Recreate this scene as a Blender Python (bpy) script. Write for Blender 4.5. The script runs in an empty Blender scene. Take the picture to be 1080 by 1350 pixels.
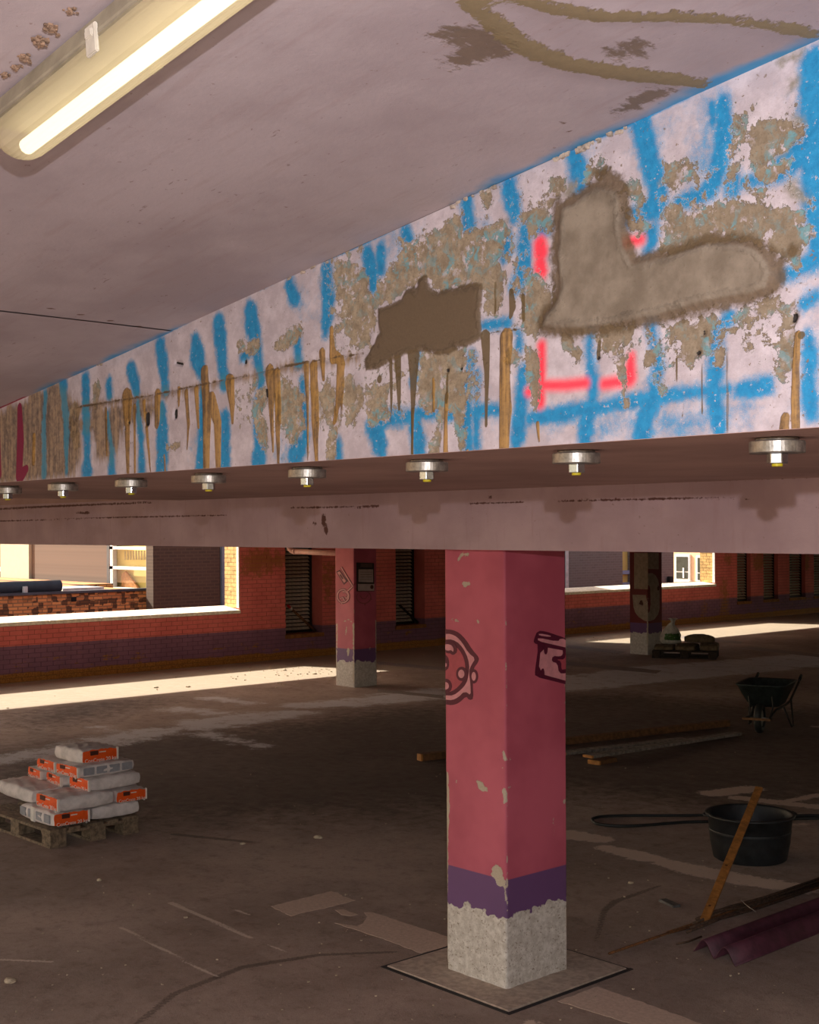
import bpy, bmesh, math, random
import numpy as np
from mathutils import Vector, Matrix
from mathutils.geometry import tessellate_polygon

random.seed(7)
rng = np.random.default_rng(7)
SC = bpy.context.scene
COL = SC.collection

# ------------------------------------------------------------------ camera
FPX, YAW, HOR, ROLL, EYE = 1729.0, 0.733, 697.0, -0.005, 2.5
Fw = np.array([-math.cos(YAW), math.sin(YAW), 0.0])
Rt0 = np.array([math.sin(YAW), math.cos(YAW), 0.0])
Up0 = np.array([0, 0, 1.0])
Rt = Rt0 * math.cos(ROLL) + Up0 * math.sin(ROLL)
Up = Up0 * math.cos(ROLL) - Rt0 * math.sin(ROLL)
CAM = np.array([0.0, 0.0, EYE])
cd = bpy.data.cameras.new('camera')
cam = bpy.data.objects.new('camera', cd)
COL.objects.link(cam)
cd.sensor_fit = 'HORIZONTAL'
cd.sensor_width = 36
cd.lens = FPX / 1080 * 36
cd.shift_y = (HOR - 675) / 1080
cd.clip_end = 300
cam.matrix_world = Matrix(((Rt[0], Up[0], -Fw[0], 0), (Rt[1], Up[1], -Fw[1], 0), (Rt[2], Up[2], -Fw[2], EYE), (0, 0, 0, 1)))
SC.camera = cam

# ------------------------------------------------------------------ light and exposure
SC.view_settings.view_transform = 'Standard'
SC.view_settings.look = 'None'
SC.view_settings.gamma = 1
SC.view_settings.use_curve_mapping = False
SC.view_settings.exposure = 0.0
SUN_DIR = Vector((1.0, 0.375, -0.765)).normalized()
w = bpy.data.worlds.new('world')
SC.world = w
w.use_nodes = True
wn = w.node_tree
sky = wn.nodes.new('ShaderNodeTexSky')
sky.sky_type = 'NISHITA'
sky.sun_disc = False
sky.sun_elevation = math.asin(-SUN_DIR.z)
sky.sun_rotation = math.atan2(-SUN_DIR.x, -SUN_DIR.y)
sky.dust_density = 2.0
bgn = wn.nodes['Background']
sky_tint = wn.nodes.new('ShaderNodeMix'); sky_tint.data_type = 'RGBA'; sky_tint.blend_type = 'MULTIPLY'
sky_tint.inputs[0].default_value = 1.0; sky_tint.inputs[7].default_value = (1.0, 0.81, 0.63, 1)      # sky colour tinted warm, to warm the ambient light
wn.links.new(sky.outputs[0], sky_tint.inputs[6])
wn.links.new(sky_tint.outputs[2], bgn.inputs[0])
bgn.inputs[1].default_value = 0.42


def lamp_obj(name, kind, loc, energy, color, **kw):
    l = bpy.data.lights.new(name, kind)
    l.energy = energy
    l.color = color
    for k, v in kw.items():
        setattr(l, k, v)
    o = bpy.data.objects.new(name, l)
    o.location = loc
    COL.objects.link(o)
    return o


sun = lamp_obj('sun', 'SUN', (-30, -10, 30), 11.5, (1.0, 0.92, 0.80), angle=math.radians(0.53))
sun.rotation_euler = SUN_DIR.to_track_quat('-Z', 'Y').to_euler()
# the photographer's own work light, just above the lens (its shadows lie under every bolt)
flash = lamp_obj('work_light', 'POINT', tuple(CAM + np.array([0, 0, 0.27]) + Rt0 * 0.05), 330.0, (1.0, 0.94, 0.96), shadow_soft_size=0.014)

# ------------------------------------------------------------------ pixel -> world helpers


def ray(px, py):
    return Fw + (px - 540) / FPX * Rt + (HOR - py) / FPX * Up


def on(ax, val):
    def m(px, py):
        d = ray(px, py)
        t = (val - CAM[ax]) / d[ax]
        return CAM + t * d, t
    return m


YB, ZB = 2.45, 2.706            # painted beam face and its underside
YP, ZP = 4.95, 2.385            # plain beam face and its underside
XW = -20.4                      # inner face of the back wall
face = on(1, YB)
pinkface = on(1, YP)
ground = on(2, 0.0)
wallf = on(0, XW)
_a, _ = face(0, 537)
_b, _ = face(1080, 52)
CS = (_b[2] - _a[2]) / (_b[0] - _a[0])          # slope of the ramp overhead
CZ0 = _a[2] - CS * _a[0]


def ceil_z(x):
    return CZ0 + CS * x


def ceilf(px, py, drop=0.0):
    d = ray(px, py)
    t = (CZ0 - drop + CS * CAM[0] - CAM[2]) / (d[2] - CS * d[0])
    return CAM + t * d, t


def strokes(lst, m, k=1.0):
    """traced strokes -> world polylines; the half width is measured across the stroke on the surface itself"""
    out = []
    for s in lst:
        q = []
        for i, (px, py, r) in enumerate(s):
            p, t = m(px, py)
            if len(s) > 1:
                a = s[max(i - 1, 0)]; b = s[min(i + 1, len(s) - 1)]
                L = math.hypot(b[0] - a[0], b[1] - a[1]) + 1e-9
                n = (-(b[1] - a[1]) / L, (b[0] - a[0]) / L)
                e = np.linalg.norm(m(px + n[0], py + n[1])[0] - m(px - n[0], py - n[1])[0]) / 2
            else:
                ex = np.linalg.norm(m(px + 1, py)[0] - m(px - 1, py)[0]) / 2
                ey = np.linalg.norm(m(px, py + 1)[0] - m(px, py - 1)[0]) / 2
                e = math.sqrt(ex * ey)
            q.append((p[0], p[1], p[2], k * r * e))
        out.append(q)
    return out


def field(P, sts, W):
    """signed distance to tapered strokes, mapped to 0..1 (0.5 on the outline)"""
    sd = np.full(len(P), 9.0)
    for s in sts:
        for i in range(max(1, len(s) - 1)):
            a = np.array(s[i]); b = np.array(s[min(i + 1, len(s) - 1)])
            ab = b[:3] - a[:3]
            L = float(ab @ ab)
            t = np.clip(((P - a[:3]) @ ab) / L, 0, 1) if L > 1e-12 else np.zeros(len(P))
            d = np.linalg.norm(P - a[:3] - t[:, None] * ab, axis=1) - (a[3] + t * (b[3] - a[3]))
            np.minimum(sd, d, out=sd)
    return np.clip(0.5 - sd / W, 0, 1)


def poly_sd(X, Z, poly):
    poly = np.array(poly)
    n = len(poly)
    d = np.full(len(X), 1e9)
    ins = np.zeros(len(X), bool)
    for i in range(n):
        x0, z0 = poly[i]; x1, z1 = poly[(i + 1) % n]
        ex, ez = x1 - x0, z1 - z0
        t = np.clip(((X - x0) * ex + (Z - z0) * ez) / (ex * ex + ez * ez + 1e-12), 0, 1)
        d = np.minimum(d, np.hypot(X - x0 - t * ex, Z - z0 - t * ez))
        c = ((z0 > Z) != (z1 > Z)) & (X < (x1 - x0) * (Z - z0) / (z1 - z0 + 1e-12) + x0)
        ins ^= c
    return np.where(ins, -d, d)


# ------------------------------------------------------------------ node helpers
def C3(r, g, b):
    f = lambda c: (c / 255 / 12.92) if c / 255 <= 0.04045 else ((c / 255 + 0.055) / 1.055) ** 2.4
    return (f(r), f(g), f(b), 1.0)


class G:
    def __init__(s, name):
        s.m = bpy.data.materials.new(name)
        s.m.use_nodes = True
        s.t = s.m.node_tree
        s.b = s.t.nodes['Principled BSDF']
        s.b.inputs['Roughness'].default_value = 0.85
        s.geo = s.t.nodes.new('ShaderNodeNewGeometry')
        s.P = s.geo.outputs['Position']
        s.tc = s.t.nodes.new('ShaderNodeTexCoord')
        s.O = s.tc.outputs['Object']

    def set(s, sock, v):
        if isinstance(v, bpy.types.NodeSocket):
            s.t.links.new(v, sock)
        else:
            sock.default_value = v

    def math(s, op, a, b=0.0, clamp=False):
        n = s.t.nodes.new('ShaderNodeMath'); n.operation = op; n.use_clamp = clamp
        s.set(n.inputs[0], a); s.set(n.inputs[1], b)
        return n.outputs[0]

    def ramp(s, x, lo, hi, a=0.0, b=1.0):
        n = s.t.nodes.new('ShaderNodeMapRange'); n.interpolation_type = 'SMOOTHSTEP'
        s.set(n.inputs[0], x)
        for i, v in zip((1, 2, 3, 4), (lo, hi, a, b)):
            s.set(n.inputs[i], v)
        return n.outputs[0]

    def vscale(s, v, sc):
        n = s.t.nodes.new('ShaderNodeVectorMath'); n.operation = 'MULTIPLY'
        s.set(n.inputs[0], v); n.inputs[1].default_value = sc
        return n.outputs[0]

    def noise(s, scale, detail=3.0, rough=0.6, vec=None, dist=0.0):
        n = s.t.nodes.new('ShaderNodeTexNoise')
        s.set(n.inputs['Vector'], s.P if vec is None else vec)
        n.inputs['Scale'].default_value = scale; n.inputs['Detail'].default_value = detail
        n.inputs['Roughness'].default_value = rough; n.inputs['Distortion'].default_value = dist
        return n.outputs[0]

    def mix(s, f, a, b, mode='MIX'):
        n = s.t.nodes.new('ShaderNodeMix'); n.data_type = 'RGBA'; n.blend_type = mode
        s.set(n.inputs[0], f); s.set(n.inputs[6], a); s.set(n.inputs[7], b)
        return n.outputs[2]

    def attr(s, name):
        n = s.t.nodes.new('ShaderNodeAttribute'); n.attribute_name = name
        return n.outputs['Fac']

    def xyz(s, v=None):
        n = s.t.nodes.new('ShaderNodeSeparateXYZ')
        s.set(n.inputs[0], s.P if v is None else v)
        return n.outputs

    def mask(s, a, noise, amp, lo=0.46, hi=0.54):
        """ragged threshold of a field: a + (noise-.5)*amp"""
        k = s.math('MULTIPLY', s.math('SUBTRACT', noise, 0.5), amp)
        return s.ramp(s.math('ADD', a, k), lo, hi)

    def bump(s, h, strength=0.4, dist=0.01):
        n = s.t.nodes.new('ShaderNodeBump')
        n.inputs['Strength'].default_value = strength; n.inputs['Distance'].default_value = dist
        s.set(n.inputs['Height'], h)
        s.t.links.new(n.outputs[0], s.b.inputs['Normal'])

    def out(s, col, rough=None, metal=None):
        s.set(s.b.inputs['Base Color'], col)
        if rough is not None:
            s.set(s.b.inputs['Roughness'], rough)
        if metal is not None:
            s.set(s.b.inputs['Metallic'], metal)
        return s.m


def simple(name, rgb, var=0.25, scale=20, rough=0.8, metal=0.0, bump=0.2, obj=True, spec=None, dark=None):
    g = G(name)
    n = g.noise(scale, 4, 0.65, g.O if obj else g.P)
    c = C3(*rgb)
    d = C3(*dark) if dark else tuple(v * (1 - var * 1.6) for v in c[:3]) + (1,)
    l = tuple(min(1, v * (1 + var)) for v in c[:3]) + (1,)
    g.out(g.mix(g.ramp(n, 0.3, 0.7), d, l), rough, metal)
    if spec is not None:
        g.b.inputs['Specular IOR Level'].default_value = spec
    if bump:
        g.bump(n, bump, 0.004)
    return g.m


# ------------------------------------------------------------------ mesh helpers
def link(name, me, parent=None, mat=None, smooth=False):
    o = bpy.data.objects.new(name, me)
    COL.objects.link(o)
    if parent is not None:
        o.parent = parent
    if mat is not None:
        for mm in (mat if isinstance(mat, (list, tuple)) else [mat]):
            me.materials.append(mm)
    if smooth:
        me.polygons.foreach_set('use_smooth', [True] * len(me.polygons))
    return o


def bm_obj(name, bm, mat, parent=None, smooth=False):
    bmesh.ops.recalc_face_normals(bm, faces=bm.faces[:])
    me = bpy.data.meshes.new(name)
    bm.to_mesh(me); bm.free()
    return link(name, me, parent, mat, smooth)


def py_obj(name, verts, faces, mat, parent=None, smooth=False):
    me = bpy.data.meshes.new(name)
    me.from_pydata([tuple(map(float, v)) for v in verts], [], faces)
    me.update()
    return link(name, me, parent, mat, smooth)


def box(bm, x0, x1, y0, y1, z0, z1, bevel=0.0, M=None, jit=0.0):
    r = bmesh.ops.create_cube(bm, size=1.0)
    vs = r['verts']
    for v in vs:
        v.co = Vector(((x0 + x1) / 2 + v.co.x * (x1 - x0), (y0 + y1) / 2 + v.co.y * (y1 - y0), (z0 + z1) / 2 + v.co.z * (z1 - z0)))
        if jit:
            v.co += Vector((random.uniform(-jit, jit), random.uniform(-jit, jit), random.uniform(-jit, jit)))
    if bevel:
        es = list({e for v in vs for e in v.link_edges})
        rr = bmesh.ops.bevel(bm, geom=es, offset=bevel, segments=2, affect='EDGES', clamp_overlap=True)
        vs = list({v for f in rr['faces'] for v in f.verts} | {v for v in vs if v.is_valid})
    if M is not None:
        bmesh.ops.transform(bm, matrix=M, verts=[v for v in vs if v.is_valid])
    return vs


def box_obj(name, dims, mat, parent=None, bevel=0.0, M=None, jit=0.0):
    bm = bmesh.new()
    box(bm, *dims, bevel=bevel, jit=jit)
    if M is not None:
        bmesh.ops.transform(bm, matrix=M, verts=bm.verts[:])
    return bm_obj(name, bm, mat, parent)


def tube(bm, pts, r, seg=8, cap=True):
    pts = [Vector(tuple(map(float, p))) for p in pts]
    rs = r if isinstance(r, (list, tuple)) else [r] * len(pts)
    rings = []
    nrm = None
    for i, p in enumerate(pts):
        d = (pts[min(i + 1, len(pts) - 1)] - pts[max(i - 1, 0)]).normalized()
        if nrm is None:
            nrm = d.orthogonal().normalized()
        nrm = (nrm - d * nrm.dot(d)).normalized()
        bn = d.cross(nrm)
        rings.append([bm.verts.new(p + (nrm * math.cos(2 * math.pi * k / seg) + bn * math.sin(2 * math.pi * k / seg)) * rs[i]) for k in range(seg)])
    for a, b in zip(rings, rings[1:]):
        for k in range(seg):
            bm.faces.new((a[k], a[(k + 1) % seg], b[(k + 1) % seg], b[k]))
    if cap:
        bm.faces.new(rings[0][::-1]); bm.faces.new(rings[-1])


def tube_obj(name, pts, r, mat, parent=None, seg=8):
    bm = bmesh.new()
    tube(bm, pts, r, seg)
    return bm_obj(name, bm, mat, parent, True)


def lathe(bm, prof, seg=32, c=(0, 0, 0)):
    rings = []
    for r, z in prof:
        rings.append([bm.verts.new((c[0] + r * math.cos(2 * math.pi * k / seg), c[1] + r * math.sin(2 * math.pi * k / seg), c[2] + z)) for k in range(seg)])
    for a, b in zip(rings, rings[1:]):
        for k in range(seg):
            bm.faces.new((a[k], a[(k + 1) % seg], b[(k + 1) % seg], b[k]))
    return rings


def prism(bm, pts, off):
    """closed outline pts (3D, planar) extruded by the vector off"""
    a = [bm.verts.new(tuple(map(float, p))) for p in pts]
    b = [bm.verts.new((float(p[0] + off[0]), float(p[1] + off[1]), float(p[2] + off[2]))) for p in pts]
    n = len(a)
    bm.faces.new(a[::-1]); bm.faces.new(b)
    for i in range(n):
        bm.faces.new((a[i], a[(i + 1) % n], b[(i + 1) % n], b[i]))


def grid_mesh(name, P, nu, nv, mat, parent=None, smooth=False):
    idx = np.arange(nu * nv).reshape(nv, nu)
    f = np.stack([idx[:-1, :-1], idx[:-1, 1:], idx[1:, 1:], idx[1:, :-1]], -1).reshape(-1, 4)
    me = bpy.data.meshes.new(name)
    me.vertices.add(len(P)); me.vertices.foreach_set('co', np.asarray(P, np.float32).ravel())
    me.loops.add(len(f) * 4); me.loops.foreach_set('vertex_index', f.astype(np.int32).ravel())
    me.polygons.add(len(f)); me.polygons.foreach_set('loop_start', np.arange(0, len(f) * 4, 4, dtype=np.int32))
    me.update(calc_edges=True); me.validate()
    return link(name, me, parent, mat, smooth)


def set_attr(o, name, vals):
    a = o.data.attributes.new(name, 'FLOAT', 'POINT')
    a.data.foreach_set('value', np.asarray(vals, np.float32))


def thing(name, label, cat, loc=(0, 0, 0), rz=0.0, group=None):
    o = bpy.data.objects.new(name, None)
    o.empty_display_size = 0.1
    COL.objects.link(o)
    o.location = tuple(map(float, loc)); o.rotation_euler = (0, 0, rz)
    return tag(o, label, cat, group)


def tag(o, label, cat, group=None):
    o['label'] = label; o['category'] = cat
    if group:
        o['group'] = group
    return o


def struct(o):
    o['kind'] = 'structure'
    return o


def dup(root, loc, rz, label, group=None):
    r = root.copy(); COL.objects.link(r)
    r.location = tuple(map(float, loc)); r.rotation_euler = (0, 0, rz)
    r['label'] = label
    if group:
        r['group'] = group
    for ch in list(root.children):
        c = ch.copy(); COL.objects.link(c); c.parent = r
        for g2 in list(ch.children):
            d = g2.copy(); COL.objects.link(d); d.parent = c
    return r


def vnoise(P, scale, seed=0):
    """cheap smooth noise from a few random sines"""
    r = np.random.default_rng(seed)
    v = np.zeros(len(P))
    for k in range(6):
        d = r.normal(size=3); d /= np.linalg.norm(d)
        v += np.sin(P @ d * scale * (0.6 + 0.35 * k) + r.uniform(0, 6.28)) / (1 + 0.4 * k)
    return v / 3.0

# ================================================================== materials
# ---- painted beam face
g = G('painted_beam_face')
n1 = g.noise(38, 6, 0.72)
n2 = g.noise(130, 5, 0.7)
n3 = g.noise(14, 5, 0.68)
nst = g.noise(1.0, 4, 0.65, g.vscale(g.P, (55, 55, 4)))       # vertical streaks
fine = g.noise(520, 2, 0.6)
paint = g.mix(g.ramp(n3, 0.35, 0.7), C3(176, 166, 173), C3(202, 193, 200))
paint = g.mix(g.math('MULTIPLY', g.ramp(n2, 0.56, 0.72), 0.35), paint, C3(150, 132, 124))
beige = g.mix(g.ramp(n1, 0.35, 0.65), C3(134, 120, 100), C3(168, 153, 130))
beige = g.mix(g.ramp(n2, 0.5, 0.72), beige, C3(112, 98, 80))
beige = g.mix(g.math('MULTIPLY', g.ramp(g.xyz()[0], -3.4, -1.6), 0.55), beige, C3(112, 99, 82))
tw = g.mix(g.ramp(n3, 0.35, 0.65), C3(140, 158, 152), C3(196, 186, 172))
blue = g.mix(g.ramp(n1, 0.3, 0.7), C3(14, 120, 172), C3(34, 142, 194))
spray = g.math('ADD', g.attr('blue'), g.math('MULTIPLY', g.math('SUBTRACT', fine, 0.5), 0.35))
spray = g.math('ADD', spray, g.math('MULTIPLY', g.math('SUBTRACT', n1, 0.5), 0.45))
spray = g.math('ADD', spray, g.math('MULTIPLY', g.math('SUBTRACT', g.noise(11, 4, 0.65, dist=0.5), 0.5), 0.5))
bm_ = g.ramp(spray, 0.22, 0.60)
chip = g.math('SUBTRACT', 1.0, g.math('MULTIPLY', g.ramp(g.noise(60, 5, 0.75), 0.60, 0.64), 0.85))
bm_ = g.math('MULTIPLY', bm_, chip)
col = g.mix(bm_, paint, blue)
rd = g.math('ADD', g.attr('red'), g.math('MULTIPLY', g.math('SUBTRACT', fine, 0.5), 0.3))
col = g.mix(g.ramp(rd, 0.25, 0.62), col, C3(248, 62, 84))
col = g.mix(g.mask(g.attr('magenta'), n1, 0.4), col, C3(132, 0, 62))
st = g.ramp(g.math('ADD', g.attr('stain'), g.math('MULTIPLY', g.math('SUBTRACT', n1, 0.5), 0.9)), 0.35, 0.75)
col = g.mix(g.math('MULTIPLY', st, 0.85), col, g.mix(n2, C3(104, 98, 84), C3(150, 142, 124)))
peel = g.mask(g.attr('peel'), g.math('ADD', g.math('MULTIPLY', n1, 0.45), g.math('MULTIPLY', g.noise(13, 7, 0.82, dist=0.25), 0.55)), 2.4, 0.47, 0.51)
# small bare chips all over, and blue-green ghosts left on the bare concrete
spots = g.ramp(g.math('ADD', g.noise(85, 3, 0.6), g.math('MULTIPLY', g.math('SUBTRACT', g.noise(5, 2, 0.5), 0.5), 0.3)), 0.685, 0.71)
col = g.mix(g.math('MULTIPLY', spots, 0.8), col, C3(120, 102, 80))
ghost = g.math('MULTIPLY', g.ramp(g.noise(24, 4, 0.7, dist=0.6), 0.5, 0.62), g.ramp(g.attr('blue'), 0.0, 0.35, 0.35, 1.0))
bare = g.mix(g.math('MULTIPLY', ghost, 0.85), beige, C3(98, 150, 160))
rim = g.math('SUBTRACT', g.mask(g.attr('peel'), g.math('ADD', g.math('MULTIPLY', n1, 0.45), g.math('MULTIPLY', g.noise(13, 7, 0.82, dist=0.25), 0.55)), 2.4, 0.42, 0.46), peel)
col = g.mix(g.math('MULTIPLY', rim, 0.55), col, C3(204, 198, 200))
edge_shadow = g.math('MULTIPLY', g.math('MULTIPLY', peel, g.math('SUBTRACT', 1.0, peel)), 3.0, True)
bare = g.mix(g.math('MULTIPLY', g.ramp(g.noise(30, 5, 0.75, dist=0.3), 0.56, 0.6), g.ramp(g.noise(9, 3, 0.6), 0.42, 0.6)), bare, paint)
col = g.mix(peel, col, bare)
col = g.mix(edge_shadow, col, C3(70, 56, 42))  # thin shadow of the flake edges, painted as a dark line
grime = g.ramp(g.math('ADD', g.attr('grime'), g.math('MULTIPLY', g.math('SUBTRACT', nst, 0.5), 0.9)), 0.38, 0.75)
col = g.mix(g.math('MULTIPLY', grime, 0.86), col, g.mix(g.ramp(g.math('ADD', g.math('MULTIPLY', nst, 0.5), g.math('MULTIPLY', n1, 0.5)), 0.38, 0.62), C3(70, 50, 28), C3(158, 132, 98)))
# the blue and magenta strokes of the far end lie over the grime
col = g.mix(g.math('MULTIPLY', g.ramp(spray, 0.42, 0.6), g.math('MULTIPLY', g.ramp(g.attr('grime'), 0.2, 0.5), 0.8)), col, C3(52, 136, 166))
col = g.mix(g.mask(g.attr('magenta'), n1, 0.4), col, C3(124, 4, 58))
dcol = g.mix(g.ramp(g.math('ADD', g.math('MULTIPLY', nst, 0.6), g.math('MULTIPLY', n1, 0.4)), 0.38, 0.62), C3(92, 66, 26), C3(172, 132, 66))
drip = g.mask(g.attr('drip'), nst, 0.75, 0.45, 0.58)
col = g.mix(g.math('MULTIPLY', drip, 0.93), col, dcol)
dk = g.mask(g.attr('darkdrip'), nst, 0.6, 0.45, 0.58)
col = g.mix(g.math('MULTIPLY', dk, 0.92), col, C3(92, 74, 38))
halo = g.ramp(g.math('ADD', g.attr('halo'), g.math('MULTIPLY', g.math('SUBTRACT', n1, 0.5), 0.9)), 0.4, 0.75)
col = g.mix(g.math('MULTIPLY', halo, 0.92), col, g.mix(n2, C3(66, 50, 30), C3(116, 96, 66)))
col = g.mix(g.mask(g.attr('seam'), n1, 1.6, 0.42, 0.75), col, C3(92, 72, 48))
mo = g.noise(9, 4, 0.6)
mA = g.mask(g.attr('mortar_dark'), g.math('ADD', g.math('MULTIPLY', n1, 0.5), g.math('MULTIPLY', nst, 0.5)), 0.9, 0.47, 0.53)
mcol = g.mix(n2, C3(88, 72, 54), C3(104, 88, 68))
col = g.mix(mA, col, mcol)
mB = g.mask(g.attr('mortar'), n1, 0.34, 0.40, 0.60)
bcol = g.mix(g.ramp(mo, 0.35, 0.68), C3(112, 101, 87), C3(140, 129, 114))
bcol = g.mix(g.ramp(n2, 0.6, 0.75), bcol, C3(104, 92, 76))
col = g.mix(mB, col, bcol)
col = g.mix(g.mask(g.attr('hole'), n2, 0.5, 0.42, 0.58), col, C3(24, 16, 10))
h = g.math('MULTIPLY', peel, -0.55)
h = g.math('ADD', h, g.math('MULTIPLY', drip, 0.5))
h = g.math('ADD', h, g.math('MULTIPLY', n2, 0.35))
h = g.math('ADD', h, g.math('MULTIPLY', g.math('MULTIPLY', halo, n1), 0.9))
h = g.math('ADD', h, g.math('MULTIPLY', g.attr('hole'), -1.2))
g.bump(h, 0.75, 0.006)
M_FACE = g.out(col, 0.7)

# ---- plain painted concrete (ceiling, beam, underside)


def painted_concrete(name, a, b, streak=True):
    g = G(name)
    n3 = g.noise(1.6, 5, 0.6)
    n2 = g.noise(60, 5, 0.7)
    sp = g.ramp(g.noise(42, 3, 0.62), 0.69, 0.73)
    ar = g.ramp(g.noise(3.0, 2, 0.5), 0.42, 0.62)
    col = g.mix(g.ramp(n3, 0.32, 0.7), C3(*a), C3(*b))
    if streak:
        br = g.noise(1.0, 3, 0.6, g.vscale(g.P, (3.0, 26, 8)))
        col = g.mix(g.math('MULTIPLY', g.ramp(br, 0.52, 0.72), 0.22), col, C3(150, 126, 122))
    fl = g.ramp(g.noise(1.0, 3, 0.62, g.vscale(g.P, (22, 60, 30))), 0.66, 0.72)
    col = g.mix(g.math('MULTIPLY', g.math('MULTIPLY', fl, ar), 0.55), col, C3(104, 76, 62))
    col = g.mix(g.math('MULTIPLY', sp, 0.5), col, C3(112, 84, 70))
    return g, col, n2


g, col, n2 = painted_concrete('ceiling_paint', (158, 145, 149), (180, 168, 172))
n1 = g.noise(45, 5, 0.72)
brush = g.noise(1.0, 3, 0.6, g.vscale(g.P, (60, 16, 16)))
ov = g.ramp(g.math('ADD', g.attr('blue'), g.math('MULTIPLY', g.math('SUBTRACT', g.noise(5.5, 3, 0.6), 0.5), 0.9)), 0.42, 0.85)
col = g.mix(g.math('MULTIPLY', ov, 0.9), col, C3(34, 142, 196))
col = g.mix(g.mask(g.attr('magenta'), n1, 0.4, 0.4, 0.6), col, C3(150, 30, 60))
smear = g.mask(g.attr('smear'), g.math('ADD', g.math('MULTIPLY', brush, 0.5), g.math('MULTIPLY', n1, 0.5)), 1.7, 0.36, 0.60)
col = g.mix(g.math('MULTIPLY', smear, 0.9), col, g.mix(n1, C3(92, 76, 62), C3(122, 104, 86)))
rep = g.mask(g.attr('repair'), n1, 1.1, 0.42, 0.56)
col = g.mix(g.math('MULTIPLY', rep, 0.95), col, g.mix(n1, C3(112, 98, 68), C3(140, 124, 92)))
col = g.mix(g.mask(g.attr('crack'), n1, 0.6, 0.42, 0.58), col, C3(110, 84, 70))
g.bump(g.math('ADD', g.math('MULTIPLY', n2, 0.3), g.math('MULTIPLY', g.math('ADD', rep, smear), 0.4)), 0.5, 0.006)
M_CEIL = g.out(col, 0.75)

g, col, n2 = painted_concrete('beam_paint', (160, 136, 141), (180, 157, 161))
n1 = g.noise(40, 5, 0.72)
vs = g.noise(1.0, 3, 0.6, g.vscale(g.P, (30, 30, 3)))
col = g.mix(g.math('MULTIPLY', g.ramp(vs, 0.55, 0.75), 0.3), col, C3(150, 118, 118))
col = g.mix(g.mask(g.attr('crack'), n1, 1.1, 0.42, 0.6), col, C3(84, 50, 42))
g.bump(n2, 0.35, 0.005)
M_BEAM = g.out(col, 0.8)

g, col, n2 = painted_concrete('underside_paint', (150, 122, 116), (172, 142, 134))
g.bump(n2, 0.3, 0.005)
M_UNDER = g.out(col, 0.85)

g, col, n2 = painted_concrete('raw_concrete', (132, 124, 114), (156, 146, 134), False)
g.bump(n2, 0.4, 0.006)
M_CONC = g.out(col, 0.9)

# ---- floor
g = G('deck_floor')
n0 = g.noise(0.55, 5, 0.62)
n1 = g.noise(7, 6, 0.7)
n2 = g.noise(70, 5, 0.72)
n4 = g.noise(260, 2, 0.6)
col = g.mix(g.ramp(n0, 0.36, 0.66), C3(146, 128, 117), C3(182, 162, 149))
col = g.mix(g.math('MULTIPLY', g.ramp(n1, 0.5, 0.75), 0.5), col, C3(96, 80, 72))
n5 = g.noise(20, 9, 0.85)
col = g.mix(g.math('MULTIPLY', g.ramp(n5, 0.52, 0.64), 0.45), col, C3(90, 75, 67))
col = g.mix(g.math('MULTIPLY', g.ramp(n5, 0.46, 0.36), 0.35), col, C3(200, 182, 168))
col = g.mix(g.math('MULTIPLY', g.ramp(n2, 0.52, 0.72), 0.5), col, C3(104, 88, 78))
col = g.mix(g.math('MULTIPLY', g.ramp(n4, 0.58, 0.7), 0.5), col, C3(206, 190, 176))
floor_shade = g.ramp(g.math('ADD', g.attr('dark'), g.math('MULTIPLY', g.math('SUBTRACT', n1, 0.5), 0.7)), 0.3, 0.8)  # broad zones painted darker, standing in for the falloff of the light
col = g.mix(g.math('MULTIPLY', floor_shade, 0.75), col, C3(74, 60, 54))
dust = g.ramp(g.math('ADD', g.attr('dust'), g.math('MULTIPLY', g.math('SUBTRACT', g.noise(3.5, 10, 0.86), 0.5), 3.6)), 0.45, 1.0)
col = g.mix(g.math('MULTIPLY', dust, 0.8), col, C3(228, 228, 232))
lt = g.ramp(g.math('ADD', g.attr('pale'), g.math('MULTIPLY', g.math('SUBTRACT', g.noise(16, 8, 0.82), 0.5), 3.2)), 0.44, 0.75)
col = g.mix(g.math('MULTIPLY', lt, 0.85), col, C3(222, 200, 184))
mk = g.ramp(g.math('ADD', g.attr('mark'), g.math('MULTIPLY', g.math('SUBTRACT', n2, 0.5), 1.1)), 0.4, 0.65)
col = g.mix(g.math('MULTIPLY', mk, 0.55), col, C3(52, 42, 38))
tl = g.mask(g.attr('line'), n2, 1.5, 0.42, 0.6)
col = g.mix(g.math('MULTIPLY', tl, 0.7), col, C3(226, 210, 196))
sand = g.ramp(g.math('ADD', g.attr('sand'), g.math('MULTIPLY', g.math('SUBTRACT', n1, 0.5), 0.8)), 0.3, 0.7)
col = g.mix(g.math('MULTIPLY', sand, 0.85), col, g.mix(n2, C3(150, 136, 116), C3(188, 174, 152)))
g.bump(g.math('ADD', n2, g.math('MULTIPLY', n4, 0.5)), 0.5, 0.006)
ro = g.ramp(n1, 0.3, 0.7, 0.62, 0.9)
M_FLOOR = g.out(col, ro)
g.b.inputs['Specular IOR Level'].default_value = 0.35


def line_paint(name, a, b, wear=0.5):
    g = G(name)
    n1 = g.noise(40, 5, 0.75)
    g.out(g.mix(g.ramp(n1, 0.35, 0.7), C3(*a), C3(*b)), 0.85)
    g.bump(n1, 0.3, 0.003)
    return g.m


M_LINE = line_paint('worn_floor_paint', (192, 168, 150), (214, 190, 172))
M_LINE2 = line_paint('far_floor_paint', (128, 116, 110), (168, 158, 150))

# ---- painted bricks of the back wall (world-space bands)


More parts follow.
